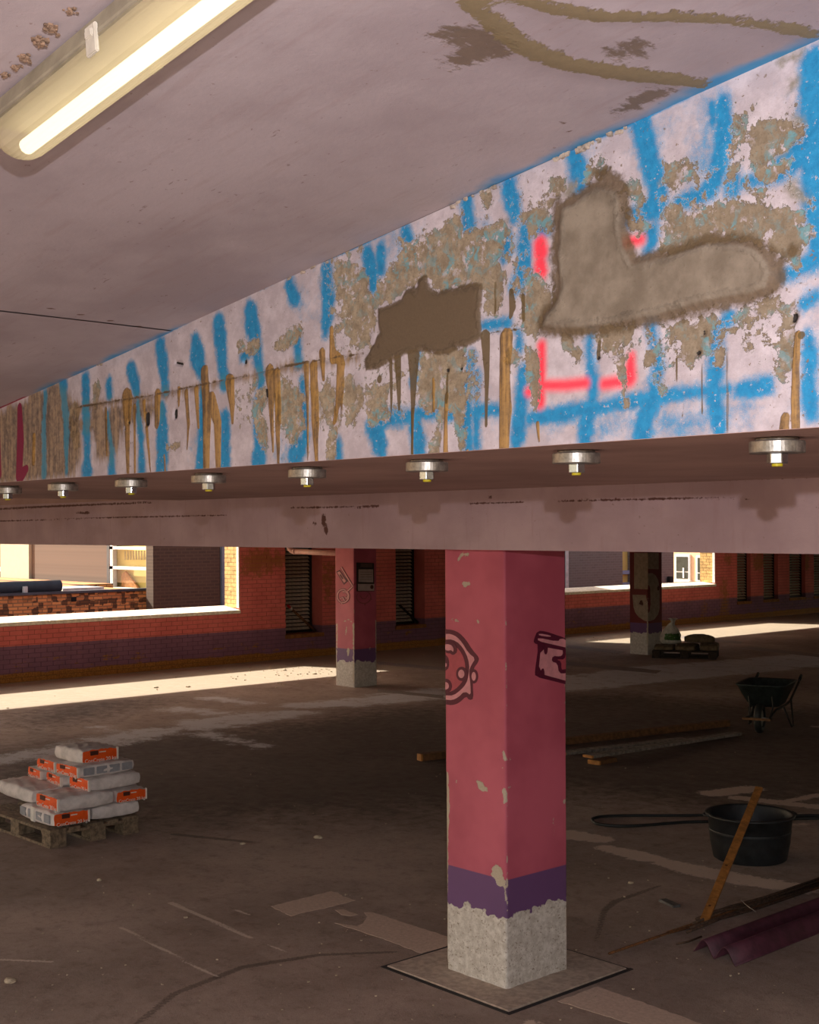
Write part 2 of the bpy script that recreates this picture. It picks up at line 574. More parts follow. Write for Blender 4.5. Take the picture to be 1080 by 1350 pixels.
def wall_mat(name, lift):
    g = G(name)
    x, y, z = g.xyz()
    nz = g.noise(30, 4, 0.65)
    n1 = g.noise(2.2, 5, 0.7)
    n2 = g.noise(50, 5, 0.7)
    red = g.mix(g.ramp(n1, 0.35, 0.7), C3(216, 110, 102), C3(232, 126, 116))
    pur = g.mix(g.ramp(n1, 0.3, 0.7), C3(126, 88, 108), C3(140, 98, 120))
    och = g.mix(g.ramp(n2, 0.3, 0.7), C3(130, 84, 34), C3(190, 130, 58))
    col = g.mix(g.ramp(g.math('ADD', z, g.math('MULTIPLY', nz, 0.012)), 0.598, 0.612), pur, red)
    base = g.ramp(g.math('ADD', z, g.math('MULTIPLY', g.math('SUBTRACT', n1, 0.5), 0.12)), 0.13, 0.17)
    col = g.mix(g.math('SUBTRACT', 1.0, base), col, och)
    wear = g.math('MULTIPLY', g.ramp(g.noise(1.0, 5, 0.75, g.vscale(g.P, (1, 2.2, 9))), 0.58, 0.66), g.ramp(z, 0.25, 0.7, 0.9, 0.25))
    col = g.mix(wear, col, och)
    rust = g.ramp(g.math('ADD', g.attr('rust'), g.math('MULTIPLY', g.math('SUBTRACT', g.noise(9, 5, 0.75), 0.5), 1.5)), 0.42, 0.8)
    col = g.mix(g.math('MULTIPLY', rust, 0.75), col, g.mix(n2, C3(140, 84, 26), C3(176, 126, 66)))
    if lift:
        col = g.mix(1.0, col, C3(*[lift] * 3), 'MULTIPLY')
    g.bump(n2, 0.3, 0.004)
    return g.out(col, 0.8)


M_BRICK = wall_mat('painted_brick', None)
M_MORTAR = wall_mat('painted_mortar', 200)

# ---- pillar paint


def pillar_mat(name, dark=False, ztop=0.60, zbot=0.40):
    g = G(name)
    x, y, z = g.xyz()
    n1 = g.noise(28, 5, 0.7)
    n2 = g.noise(120, 5, 0.7)
    n3 = g.noise(2.5, 3, 0.6)
    red = g.mix(g.ramp(n3, 0.3, 0.7), C3(172, 76, 96), C3(192, 92, 112))
    if dark:
        red = C3(112, 34, 36)
    pur = g.mix(n3, C3(94, 62, 104), C3(112, 74, 122))
    col = g.mix(g.ramp(z, ztop - 0.003, ztop + 0.003), pur, red)
    conc = g.mix(g.ramp(n1, 0.35, 0.7), C3(184, 176, 166), C3(216, 210, 202))
    agg = g.ramp(g.noise(75, 5, 0.75), 0.57, 0.63)
    conc = g.mix(g.math('MULTIPLY', agg, 0.8), conc, C3(112, 92, 68))
    wav = g.noise(7.0, 3, 0.65)
    zz = g.math('ADD', z, g.math('MULTIPLY', g.math('SUBTRACT', wav, 0.5), 0.22))
    col = g.mix(g.ramp(zz, zbot - 0.004, zbot + 0.004), conc, col)
    ch = g.mask(g.attr('chip'), n1, 1.0, 0.46, 0.53)
    col = g.mix(ch, col, g.mix(n2, C3(154, 138, 116), C3(208, 196, 178)))
    sp = g.ramp(g.noise(90, 3, 0.6), 0.72, 0.74)
    col = g.mix(g.math('MULTIPLY', sp, 0.4), col, C3(90, 40, 40))
    h = g.math('SUBTRACT', g.math('MULTIPLY', n2, 0.4), ch)
    h = g.math('ADD', h, g.math('MULTIPLY', g.ramp(zz, zbot - 0.004, zbot + 0.004), 0.8))
    g.bump(h, 0.6, 0.004)
    return g.out(col, 0.62)


M_PILLAR = pillar_mat('pillar_paint')
M_PILLAR5 = pillar_mat('pillar_paint_dark', True, 0.62, 0.42)

M_STEEL = simple('galvanised_steel', (170, 166, 158), 0.2, 60, 0.42, 0.85)
M_NUT = simple('zinc_nut', (196, 204, 210), 0.12, 40, 0.22, 1.0, 0.1)
M_YELLOW = simple('yellow_mark', (190, 176, 30), 0.1, 40, 0.6)
M_BRICKY = simple('yellow_brick', (206, 166, 104), 0.2, 7, 0.85, obj=False)
M_WHITE = simple('white_paint', (226, 220, 212), 0.06, 12, 0.6)
M_STONE = simple('coping_stone', (240, 230, 210), 0.12, 14, 0.8, obj=False)
M_DARK = simple('dark_void', (14, 11, 10), 0.2, 5, 0.9, bump=0)
M_LOUVER = simple('louver_metal', (206, 196, 176), 0.15, 14, 0.6)
M_WOOD = simple('weathered_wood', (122, 104, 84), 0.35, 26, 0.85)
M_PINE = simple('pine_wood', (176, 118, 56), 0.22, 18, 0.7)
M_PLANK = simple('grey_plank', (132, 122, 112), 0.3, 20, 0.85)
M_PLANKB = simple('brown_plank', (110, 74, 42), 0.3, 20, 0.8)
M_BAG = simple('paper_sack', (216, 207, 204), 0.12, 9, 0.75, bump=0.35)
M_ORANGE = simple('orange_print', (234, 86, 6), 0.08, 12, 0.65)
M_PRINT = simple('grey_print', (150, 150, 156), 0.1, 12, 0.7)
M_INK = simple('dark_ink', (74, 30, 16), 0.1, 30, 0.7, bump=0)
M_RUBBER = simple('black_rubber', (26, 28, 28), 0.2, 30, 0.6)
M_TUB = simple('black_tub_plastic', (30, 33, 36), 0.35, 12, 0.5)
M_SHEET = simple('purple_sheet', (82, 42, 56), 0.22, 12, 0.55)
M_RUSTY = simple('rusty_rod', (108, 68, 34), 0.35, 40, 0.85)
M_TWIG = simple('dark_rod', (84, 62, 46), 0.35, 40, 0.85)
M_BARROW = simple('barrow_tub', (52, 60, 58), 0.3, 14, 0.5, 0.3)
M_FRAME = simple('barrow_frame', (44, 40, 36), 0.3, 20, 0.6, 0.3)
M_SACK = simple('brown_sandbag', (104, 88, 66), 0.3, 14, 0.9)
M_PLASTIC = simple('white_plastic', (186, 182, 172), 0.2, 9, 0.45, bump=0.5)
M_GREEN = simple('green_print', (52, 92, 24), 0.3, 12, 0.6)
M_PIPE = simple('pink_pipe', (196, 150, 140), 0.1, 10, 0.5)
M_EM_D = simple('emblem_dark', (84, 2, 40), 0.08, 18, 0.6, obj=False, bump=0.05)
M_EM_L = simple('emblem_pink', (206, 138, 146), 0.1, 18, 0.6, obj=False, bump=0.05)
M_EM_R = simple('emblem_red', (172, 72, 86), 0.08, 18, 0.6, obj=False, bump=0.05)
M_FIVE = simple('numeral_paint', (156, 138, 120), 0.14, 14, 0.7, obj=False, bump=0.05)
M_FIVER = simple('numeral_red', (116, 34, 36), 0.1, 14, 0.7, obj=False, bump=0.05)
M_HOUSE = simple('lamp_housing', (150, 142, 122), 0.14, 10, 0.55)
M_JOINT = simple('joint_filler', (44, 40, 40), 0.2, 30, 0.7)
M_CLUMP = simple('cobweb_dirt', (138, 112, 92), 0.35, 60, 0.95)
M_REDTAPE = simple('red_tape', (196, 36, 26), 0.1, 20, 0.5)
M_CHIP = simple('chipped_paint', (170, 156, 142), 0.3, 60, 0.9, obj=False)
M_DEB = simple('rubble', (186, 170, 146), 0.2, 40, 0.9, obj=False)

# ================================================================== large structure
XL, XR = -7.9, 4.2
# painted face of the deep beam: one finely divided sheet that follows the ramp overhead
nu, nv = 960, 116
xs = np.concatenate([np.linspace(XL, -5.65, 40, endpoint=False), np.linspace(-5.65, -1.3, nu - 80), np.linspace(-1.28, XR, 40)])
vv = np.linspace(0, 1, nv)
XX, VV = np.meshgrid(xs, vv)
ZZ = ZB + VV * np.maximum(CZ0 + CS * XX - ZB, 0.004)
P = np.stack([XX.ravel(), np.full(XX.size, YB), ZZ.ravel()], 1)

BLUE = [
    [(60, 520, 2), (58, 560, 2.5), (58, 625, 3)], [(83, 505, 4), (87, 560, 3.5), (88, 622, 2)],
    [(113, 500, 4), (114, 560, 4.5), (115, 605, 3), (115, 620, 6)], [(144, 503, 3), (144, 520, 3)],
    [(142, 545, 1.5), (147, 595, 3), (148, 626, 4)], [(173, 488, 5), (178, 505, 5), (180, 520, 3)],
    [(182, 530, 2), (186, 580, 2.5), (187, 624, 4)], [(211, 455, 5), (214, 475, 6), (217, 500, 4), (218, 515, 4)],
    [(213, 540, 5), (214, 590, 7), (213, 622, 6)], [(258, 450, 5), (260, 470, 8), (266, 492, 4)],
    [(288, 425, 6), (291, 450, 7), (293, 475, 5), (296, 505, 5)], [(266, 510, 2), (266, 580, 4), (266, 618, 7)],
    [(297, 550, 5), (297, 590, 6), (296, 612, 6)], [(330, 408, 7), (333, 430, 7), (338, 460, 6), (343, 490, 4)],
    [(344, 502, 4), (338, 530, 3), (338, 570, 2.5), (342, 592, 6), (341, 610, 8)],
    [(381, 375, 5), (388, 392, 6)], [(392, 450, 4), (394, 480, 4)], [(398, 500, 3), (400, 545, 4), (402, 580, 4)],
    [(393, 592, 10), (390, 600, 9)], [(430, 355, 6), (432, 395, 7), (431, 420, 6), (429, 440, 3)],
    [(445, 582, 2.5), (446, 607, 4)], [(485, 335, 7), (490, 360, 8), (492, 378, 5)], [(502, 330, 6), (502, 355, 5)],
    [(535, 308, 7), (540, 325, 8), (533, 340, 4)], [(615, 265, 6), (617, 290, 6), (618, 320, 6), (619, 335, 5)],
    [(671, 245, 8), (675, 265, 9), (678, 282, 7)], [(584, 355, 8), (592, 362, 7)], [(665, 315, 6), (668, 330, 7), (663, 340, 4)],
    [(692, 300, 5), (692, 330, 9), (690, 360, 8), (680, 378, 6)], [(692, 370, 5), (693, 390, 4)], [(708, 306, 7), (722, 302, 6)],
    [(490, 562, 9), (520, 550, 9), (560, 545, 7), (600, 547, 6)], [(625, 542, 6), (655, 540, 6)],
    [(700, 552, 7), (740, 546, 8), (780, 538, 8), (830, 531, 7), (880, 522, 7), (930, 516, 6), (960, 514, 6)], [(975, 514, 8), (1010, 508, 9)],
    [(495, 565, 9), (500, 585, 9), (503, 596, 5)], [(545, 545, 6), (552, 580, 8), (553, 596, 7)],
    [(622, 470, 5), (617, 500, 6), (614, 560, 7), (616, 588, 7)], [(628, 490, 3), (628, 585, 4)], [(683, 440, 4), (684, 460, 4)],
    [(689, 488, 5), (687, 540, 7), (683, 575, 8), (680, 590, 5)], [(636, 430, 4), (670, 425, 5)],
    [(778, 432, 4), (777, 470, 4), (783, 520, 5), (773, 556, 9), (772, 582, 7)],
    [(858, 425, 7), (860, 440, 6), (868, 480, 6), (860, 530, 9), (848, 560, 11), (846, 580, 9)],
    [(944, 430, 6), (944, 470, 8), (942, 520, 9), (948, 560, 9), (950, 576, 6)], [(962, 418, 6), (950, 430, 5)],
    [(1066, 440, 4), (1068, 470, 7), (1066, 510, 9), (1070, 545, 8)],
    [(757, 205, 8), (762, 225, 10), (765, 245, 8)], [(845, 165, 11), (852, 190, 12), (860, 220, 12), (868, 245, 12), (865, 270, 12), (838, 286, 11)],
    [(830, 290, 7)], [(858, 305, 7), (862, 320, 6), (852, 334, 5)], [(938, 138, 3), (940, 160, 4)],
    [(953, 135, 7), (956, 170, 9), (952, 200, 10), (945, 230, 10), (935, 250, 10), (915, 262, 9), (895, 266, 6)],
    [(965, 235, 10), (965, 250, 8)], [(980, 240, 6), (1000, 236, 6), (1025, 230, 8), (1045, 212, 13), (1060, 195, 16)],
    [(1072, 82, 16), (1077, 130, 22), (1077, 190, 24), (1076, 240, 20), (1074, 290, 12), (1078, 325, 10)], [(1062, 192, 22), (1040, 214, 17), (1012, 234, 8)], [(1078, 205, 26)],
    [(1075, 300, 9), (1078, 325, 7)], [(957, 310, 5)], [(1035, 362, 7), (1055, 353, 9), (1075, 342, 10)],
    [(1062, 400, 5), (1075, 392, 7)], [(320, 470, 3), (334, 455, 6)], [(545, 505, 3), (553, 470, 3)],
    [(1150, 120, 20), (1160, 300, 22), (1150, 500, 20)],
]
WASH = [[(485, 345, 14), (540, 315, 16)], [(430, 360, 12), (425, 410, 10)], [(330, 420, 12)], [(860, 180, 24)], [(930, 150, 24), (930, 230, 26)],
        [(800, 560, 26), (900, 560, 30), (960, 550, 24)], [(640, 535, 18), (720, 560, 16)], [(375, 600, 16)], [(260, 590, 10)], [(700, 330, 16)],
        [(770, 205, 16)], [(980, 545, 20)], [(1075, 430, 14), (1075, 530, 14)], [(1060, 110, 22)], [(400, 400, 10)], [(640, 300, 10)]]
PEEL = [
    [(450, 360, 12), (470, 380, 15), (462, 410, 11), (474, 440, 13), (460, 436, 9)], [(500, 390, 7), (520, 370, 13), (540, 352, 16)],
    [(540, 345, 18), (575, 322, 17), (600, 330, 20), (640, 327, 20), (662, 305, 10)], [(585, 370, 11), (620, 368, 12), (650, 356, 14)],
    [(694, 285, 10), (714, 280, 11)], [(655, 368, 10), (650, 404, 9)], [(705, 385, 15), (700, 425, 13)], [(316, 460, 5), (338, 457, 7)],
    [(365, 455, 5), (385, 443, 8), (393, 435, 5)], [(345, 522, 7), (338, 545, 6), (345, 565, 7), (350, 588, 3)],
    [(375, 515, 5), (385, 542, 11), (385, 570, 9)], [(430, 520, 9), (440, 560, 7), (437, 590, 5), (437, 606, 3)],
    [(460, 505, 8), (467, 530, 6), (466, 558, 3)], [(492, 515, 6), (500, 540, 10), (490, 552, 5), (508, 546, 7)],
    [(560, 470, 8), (575, 480, 10), (558, 510, 8), (560, 536, 4)], [(585, 470, 10), (596, 466, 10)],
    [(600, 477, 12), (600, 505, 10), (605, 530, 7), (608, 560, 4), (608, 588, 3)], [(620, 465, 5)], [(583, 540, 3), (577, 570, 5), (572, 596, 5)],
    [(699, 470, 9), (702, 500, 6), (705, 530, 4)], [(677, 472, 9)], [(885, 440, 10), (905, 430, 10), (925, 440, 10), (920, 465, 7), (900, 470, 4)],
    [(856, 473, 8)], [(865, 497, 4), (877, 512, 3)], [(970, 420, 7), (1000, 405, 7), (1025, 400, 7)], [(1000, 442, 4), (1022, 456, 2.5)],
    [(1035, 445, 8), (1033, 480, 7), (1035, 500, 4)], [(970, 165, 4), (975, 190, 6), (990, 180, 9), (1005, 170, 9)],
    [(972, 160, 4), (974, 200, 6), (970, 238, 4)], [(890, 225, 10), (885, 240, 7), (900, 225, 8)], [(1005, 228, 8), (1022, 225, 7)],
    [(960, 285, 12), (985, 280, 14), (1010, 285, 15), (1035, 290, 14), (1055, 285, 8)], [(1060, 310, 9), (1030, 312, 14)],
    [(890, 282, 10), (885, 300, 9), (910, 290, 8), (925, 300, 10), (940, 306, 8)], [(835, 255, 8), (845, 265, 6), (833, 240, 5)],
    [(835, 300, 7), (855, 297, 5)], [(728, 240, 6), (725, 262, 8), (734, 245, 8)], [(790, 215, 6), (800, 215, 5), (788, 228, 5)],
    [(800, 440, 8), (815, 450, 9), (830, 440, 7)], [(820, 470, 5), (822, 520, 2.5), (826, 532, 1.5)], [(1042, 142, 4), (1036, 146, 3)],
    [(220, 590, 2), (236, 588, 4)], [(128, 512, 4), (125, 530, 3)], [(97, 545, 6), (100, 585, 4)], [(642, 262, 5), (641, 284, 2)],
    [(780, 215, 3), (775, 238, 3)], [(950, 440, 3), (948, 480, 3)], [(640, 280, 2)], [(745, 445, 6), (760, 470, 5)],
]
STAIN = [[(1050, 165, 12), (1030, 195, 12), (1012, 205, 8)], [(1045, 250, 14), (1060, 262, 10)], [(1045, 110, 10)], [(1030, 82, 5), (1055, 72, 7)],
         [(755, 245, 8), (745, 258, 7)], [(890, 222, 9)], [(560, 335, 10)], [(668, 292, 6)], [(1035, 470, 8)], [(745, 440, 9), (780, 436, 6)],
         [(415, 520, 6), (425, 545, 5)], [(1000, 220, 6)], [(872, 240, 5)]]
GRIME = [[(2, 560, 10), (15, 560, 14), (20, 600, 12)], [(48, 540, 14), (45, 590, 10)], [(70, 530, 13), (78, 570, 10), (72, 600, 8)], [(128, 545, 9), (128, 575, 7)],
         [(100, 540, 6), (98, 560, 5)], [(160, 530, 8), (200, 527, 7)], [(10, 548, 8), (60, 525, 6)], [(325, 480, 3)], [(-40, 600, 26)],
         [(100, 540, 5), (117, 536, 6), (200, 524, 6), (300, 503, 5), (380, 486, 6), (470, 472, 6)], [(190, 540, 12), (150, 545, 14)], [(20, 590, 22), (60, 580, 22)], [(105, 560, 8), (128, 560, 12)], [(350, 494, 4), (390, 478, 5)]]
DRIP = [
    [(45, 575, 2), (44, 610, 2)], [(270, 490, 5), (273, 540, 6), (272, 617, 4)], [(278, 528, 7), (287, 556, 5), (288, 617, 3)],
    [(303, 503, 6), (306, 530, 4), (307, 557, 1.5)], [(246, 518, 3), (249, 560, 2), (247, 592, 0.8)], [(259, 513, 3), (262, 563, 1.5)],
    [(356, 490, 6), (358, 540, 3), (360, 595, 1.2)], [(366, 490, 3), (368, 560, 2), (368, 613, 1.5)], [(168, 525, 7), (168, 560, 4), (169, 622, 2)],
    [(178, 535, 2), (178, 622, 1.2)], [(190, 530, 2), (196, 590, 1.5), (199, 622, 1)], [(363, 490, 3), (367, 612, 1.4)],
    [(404, 480, 3), (406, 560, 1.6), (406, 607, 1.2)], [(414, 482, 5), (416, 560, 4.5), (418, 607, 2.5)], [(425, 465, 4), (427, 500, 2)],
    [(437, 433, 2), (438, 458, 3.5), (440, 470, 7), (450, 474, 6)], [(450, 480, 5), (446, 530, 4), (440, 556, 2.5)], [(451, 500, 2.4), (450, 562, 1.2)],
    [(236, 513, 2), (236, 535, 1)], [(570, 500, 1.6), (571, 542, 1.5)], [(668, 445, 9), (666, 480, 7), (667, 540, 8), (665, 593, 6)],
    [(709, 558, 2.4), (711, 582, 1)], [(1052, 440, 4), (1050, 480, 5), (1050, 530, 6), (1050, 572, 6)], [(1036, 550, 6), (1034, 570, 7)],
    [(588, 520, 2.5), (588, 598, 3)], [(545, 540, 2.4), (544, 604, 1.6)], [(616, 595, 2)], [(140, 540, 2), (141, 600, 1)],
    [(208, 520, 4), (207, 560, 3)], [(217, 600, 1), (218, 622, 1)],
]
DDRIP = [
    [(515, 472, 2.4), (516, 530, 1.6), (515, 557, 0.8)], [(524, 472, 4.5), (526, 520, 3), (526, 540, 1.4)], [(545, 468, 8), (545, 500, 4.5), (544, 560, 2), (544, 600, 1.4)],
    [(588, 490, 1.2), (588, 530, 2)], [(640, 443, 6), (642, 490, 3.6), (641, 555, 2), (641, 561, 2.2)], [(652, 372, 1.3), (652, 413, 1.3)],
    [(674, 385, 3.4), (676, 405, 4.5), (673, 418, 2)], [(689, 390, 2.4), (689, 422, 1.8)], [(892, 473, 1.8), (893, 502, 1.8)],
    [(959, 458, 1.8), (959, 571, 1.6)], [(925, 480, 0.9), (926, 545, 1.2)], [(1057, 442, 5)], [(500, 500, 4)], [(904, 520, 0.8), (900, 550, 1.4)],
    [(790, 450, 2), (788, 472, 2.4)],
]
RED = [[(712, 322, 7), (713, 332, 8)], [(712, 346, 6), (713, 358, 7)], [(714, 456, 4), (713, 490, 5), (712, 530, 5)], [(716, 508, 5), (745, 508, 5), (772, 505, 5)],
       [(797, 506, 5), (830, 501, 6)], [(832, 470, 3), (830, 498, 7)], [(697, 516, 4)], [(828, 319, 5), (845, 316, 4)]]
MAG = [[(26, 538, 3), (27, 580, 4.5), (25, 628, 4)], [(26, 628, 6), (35, 618, 3)], [(-2, 570, 2), (-1, 625, 3)]]
HOLE = [[(588, 488, 2.4)], [(1047, 417, 4), (1046, 422, 3)], [(788, 472, 2.2)], [(350, 516, 2.2), (350, 521, 2)], [(231, 543, 2), (231, 548, 2)],
        [(194, 548, 2.4), (194, 557, 2.4)], [(323, 477, 2.2)], [(919, 465, 3.2)], [(926, 438, 2.4)], [(606, 486, 2)], [(170, 557, 1.6)], [(164, 565, 1.6)], [(232, 478, 1.4), (240, 480, 1.4)]]
SEAM = [[(100, 537, .8), (117, 534, 1.6), (200, 521, 1.1), (260, 508, 1.4), (300, 500, 1.3), (345, 491, .8), (380, 482, 1.8), (430, 473, .9), (478, 466, 2)],
        [(633, 441, 1.2), (693, 432, 1.2)], [(1046, 376, 1), (1080, 370, 1)]]
MORT1 = [(500, 368), (531, 395), (531, 395)]
MORT1 = [(500, 410), (518, 404), (531, 397), (536, 386), (545, 381), (550, 388), (553, 371), (560, 366), (566, 383), (577, 389), (590, 384), (605, 381),
         (622, 377), (633, 378), (633, 396), (631, 415), (634, 443), (618, 452), (605, 455), (590, 463), (577, 464), (560, 459), (549, 461), (530, 466), (515, 473), (500, 482), (484, 486),
         (482, 477), (490, 464), (496, 452), (503, 438), (501, 425)]
MORT2 = [(742, 276), (760, 268), (775, 256), (785, 249), (798, 248), (812, 253), (818, 262), (819, 300), (823, 325), (836, 350), (860, 344), (892, 336), (933, 322), (974, 322),
         (995, 328), (1010, 342), (1018, 358), (1010, 380), (980, 388), (950, 392), (920, 400), (892, 408), (862, 416), (835, 421), (800, 427), (762, 432), (735, 432), (717, 428), (722, 414), (738, 396), (742, 380), (738, 343)]


def facepoly(pts):
    r = []
    for px, py in pts:
        p, _ = face(px, py)
        r.append((p[0], p[2]))
    return r


near = (P[:, 0] > -6.3) & (P[:, 0] < -0.8)


def sc(pts, ox, oy, k):
    return [(ox + u / k, oy + v / k) for u, v in pts]


PA = [[(250, 335), (320, 335), (335, 400), (350, 440), (390, 470), (370, 500), (365, 590), (320, 620), (260, 600), (250, 560), (290, 520), (260, 480), (215, 460), (210, 390)],
      [(390, 440), (470, 360), (480, 290), (540, 270), (550, 215), (620, 200), (640, 150), (700, 125), (705, 260), (770, 200), (850, 200), (860, 300), (820, 340), (790, 420), (700, 410), (640, 430), (600, 420), (560, 380), (500, 420), (420, 470)],
      [(940, 120), (1040, 80), (1050, 180), (960, 190), (935, 150)], [(960, 400), (1050, 400), (1060, 480), (990, 560), (940, 560), (970, 480)],
      [(0, 770), (60, 800), (80, 830), (90, 960), (30, 1010), (0, 950), (-30, 860)], [(240, 800), (310, 790), (320, 850), (290, 940), (250, 950)], [(330, 800), (420, 790), (410, 880), (400, 920), (340, 930)],
      [(540, 690), (720, 640), (710, 780), (700, 1050), (680, 1040), (660, 900), (620, 890), (590, 900), (540, 880), (530, 760)], [(940, 650), (1000, 650), (1000, 860), (975, 860), (945, 780)]]
PB_ = [[(660, 270), (690, 330), (740, 280), (800, 280), (890, 310), (880, 350), (800, 400), (760, 440), (720, 440), (700, 370), (670, 380), (660, 480), (640, 480), (645, 300)],
       [(430, 430), (520, 430), (510, 480), (470, 510), (430, 490)], [(430, 600), (470, 560), (520, 600), (600, 560), (680, 540), (760, 570), (860, 580), (870, 640), (860, 760), (800, 730), (720, 680), (640, 690), (560, 700), (450, 740), (420, 700)],
       [(470, 940), (590, 920), (580, 1030), (545, 1060), (470, 1010), (430, 980)], [(380, 1030), (405, 1020), (400, 1080), (360, 1075)], [(640, 960), (780, 880), (800, 880), (760, 930), (680, 950), (650, 980)],
       [(800, 900), (850, 870), (850, 980), (840, 1120), (790, 1100), (830, 1000)], [(205, 960), (300, 950), (310, 1000), (260, 1060), (215, 1030)]]
PEELP = [sc(q, 370, 237, 2.935) for q in PA] + [sc(q, 699, 40, 2.441) for q in PB_]
GRIMEP = [[(-30, 560), (0, 540), (25, 530), (70, 513), (92, 518), (104, 545), (108, 600), (98, 632), (0, 642), (-40, 640)], [(120, 540), (170, 531), (215, 522), (212, 548), (168, 565), (150, 606), (124, 610)]]


def polyfield(polys, W):
    sd = np.full(len(P), 9.0)
    for q in polys:
        sd[near] = np.minimum(sd[near], poly_sd(P[near, 0], P[near, 2], facepoly(q)))
    return np.clip(0.5 - sd / W, 0, 1)


F = {}
for nm, sts, Wd in (('blue', BLUE, 0.075), ('peel', PEEL, 0.07), ('stain', STAIN, 0.07), ('grime', GRIME, 0.09), ('drip', DRIP, 0.02), ('darkdrip', DDRIP, 0.018),
                    ('red', RED, 0.075), ('magenta', MAG, 0.02), ('hole', HOLE, 0.012), ('seam', SEAM, 0.014)):
    a = np.zeros(len(P)); a[near] = field(P[near], strokes(sts, face, {'blue': 1.06, 'peel': 1.12}.get(nm, 1.0)), Wd); F[nm] = a
a = np.zeros(len(P)); a[near] = field(P[near], strokes(WASH, face), 0.22)
F['blue'] = np.maximum(F['blue'], a * 0.6)
F['peel'] = np.maximum(F['peel'], polyfield(PEELP, 0.07))
F['grime'] = np.maximum(F['grime'], polyfield(GRIMEP, 0.14))
# broad thin zones where flakes have come away here and there
PEELW = [[(450, 350, 30), (470, 440, 34)], [(540, 340, 36), (660, 330, 40)], [(500, 510, 40), (620, 500, 40)], [(690, 280, 20), (700, 420, 30)], [(385, 530, 34)], [(440, 540, 34)],
         [(900, 260, 50), (1040, 290, 40)], [(980, 170, 34), (1010, 230, 40)], [(880, 450, 44), (930, 440, 40)], [(1000, 430, 36), (1035, 480, 24)], [(830, 270, 28)], [(810, 450, 40)], [(795, 215, 22)], [(330, 530, 28)]]
a = np.zeros(len(P)); a[near] = field(P[near], strokes(PEELW, face), 0.16)
F['peel'] = np.maximum(F['peel'], 0.395 * np.clip(a * 1.6, 0, 1))
# spray mist along the top edge
topd = (1 - VV.ravel()) * (CZ0 + CS * P[:, 0] - ZB)
F['blue'] = np.maximum(F['blue'], np.clip(0.62 - topd / 0.022, 0, 1) * (0.55 + 0.45 * np.sin(P[:, 0] * 9) * np.sin(P[:, 0] * 3.1 + 1)))
sd1 = np.full(len(P), 9.0); sd2 = sd1.copy()
sd1[near] = poly_sd(P[near, 0], P[near, 2], facepoly(MORT1))
sd2[near] = poly_sd(P[near, 0], P[near, 2], facepoly(MORT2))
F['mortar_dark'] = np.clip(0.5 - sd1 / 0.04, 0, 1)
F['mortar'] = np.clip(0.5 - sd2 / 0.05, 0, 1)
hal = np.where(sd2 > 0, np.clip(1.0 - sd2 / 0.055, 0, 1), np.clip(1.0 + sd2 / 0.03, 0, 1))
hal = np.maximum(hal, np.clip(0.9 - np.abs(sd1) / 0.022, 0, 1))
hal = np.maximum(hal, field(P, strokes([[(800, 232, 14), (820, 250, 10), (828, 280, 8)], [(742, 300, 5), (738, 390, 5)], [(1028, 345, 12), (1020, 375, 14), (990, 392, 8)],
                                       [(960, 402, 9), (900, 416, 9)], [(730, 436, 8), (720, 430, 8)], [(1045, 330, 10)], [(836, 342, 6), (870, 336, 6), (930, 316, 7), (990, 316, 9), (1020, 340, 12), (1028, 365, 12)], [(736, 270, 8), (733, 330, 7), (733, 395, 7)], [(790, 228, 11), (815, 238, 11), (826, 262, 8)]], face), 0.06) * near)
F['halo'] = hal
# real relief: proud render patches, eaten-away edges, the ledge along the shuttering seam
nz = vnoise(P, 90, 3) * 0.5 + vnoise(P, 210, 4) * 0.5
disp = 0.006 * np.clip(0.5 - sd1 / 0.015, 0, 1) + 0.010 * np.clip(0.5 - sd2 / 0.02, 0, 1)
disp -= 0.004 * np.clip(F['peel'] * 2 - 0.6, 0, 1) * (1 + 0.6 * nz)
disp += 0.005 * hal * nz
disp += 0.003 * np.clip(F['drip'] * 2 - 0.9, 0, 1) - 0.010 * F['hole'] - 0.004 * np.clip(F['seam'] * 2 - 0.7, 0, 1)
edge = (VV.ravel() < 0.001) | (VV.ravel() > 0.999)
disp[edge] = np.clip(disp[edge], -0.002, 0.0)
P2 = P.copy(); P2[:, 1] -= disp
o = grid_mesh('painted_face', P2, nu, nv, M_FACE, None, True)
for k, a in F.items():
    set_attr(o, k, a)
FACE = o
# body of the deep beam behind that face
bm = bmesh.new()
prism(bm, [(XL, YB + 0.02, ZB), (XR, YB + 0.02, ZB), (XR, YB + 0.02, ceil_z(XR)), (XL, YB + 0.02, max(ZB + 0.01, ceil_z(XL)))], (0, YP + 0.02 - YB - 0.02, 0))
BEAM = struct(bm_obj('concrete_beam', bm, M_UNDER))
bm = bmesh.new(); box(bm, XL, XR, YB - 0.0005, YB + 0.03, ZB - 0.0006, ZB + 0.0006)
bm_obj('lower_edge', bm, M_UNDER, BEAM)
FACE.parent = BEAM

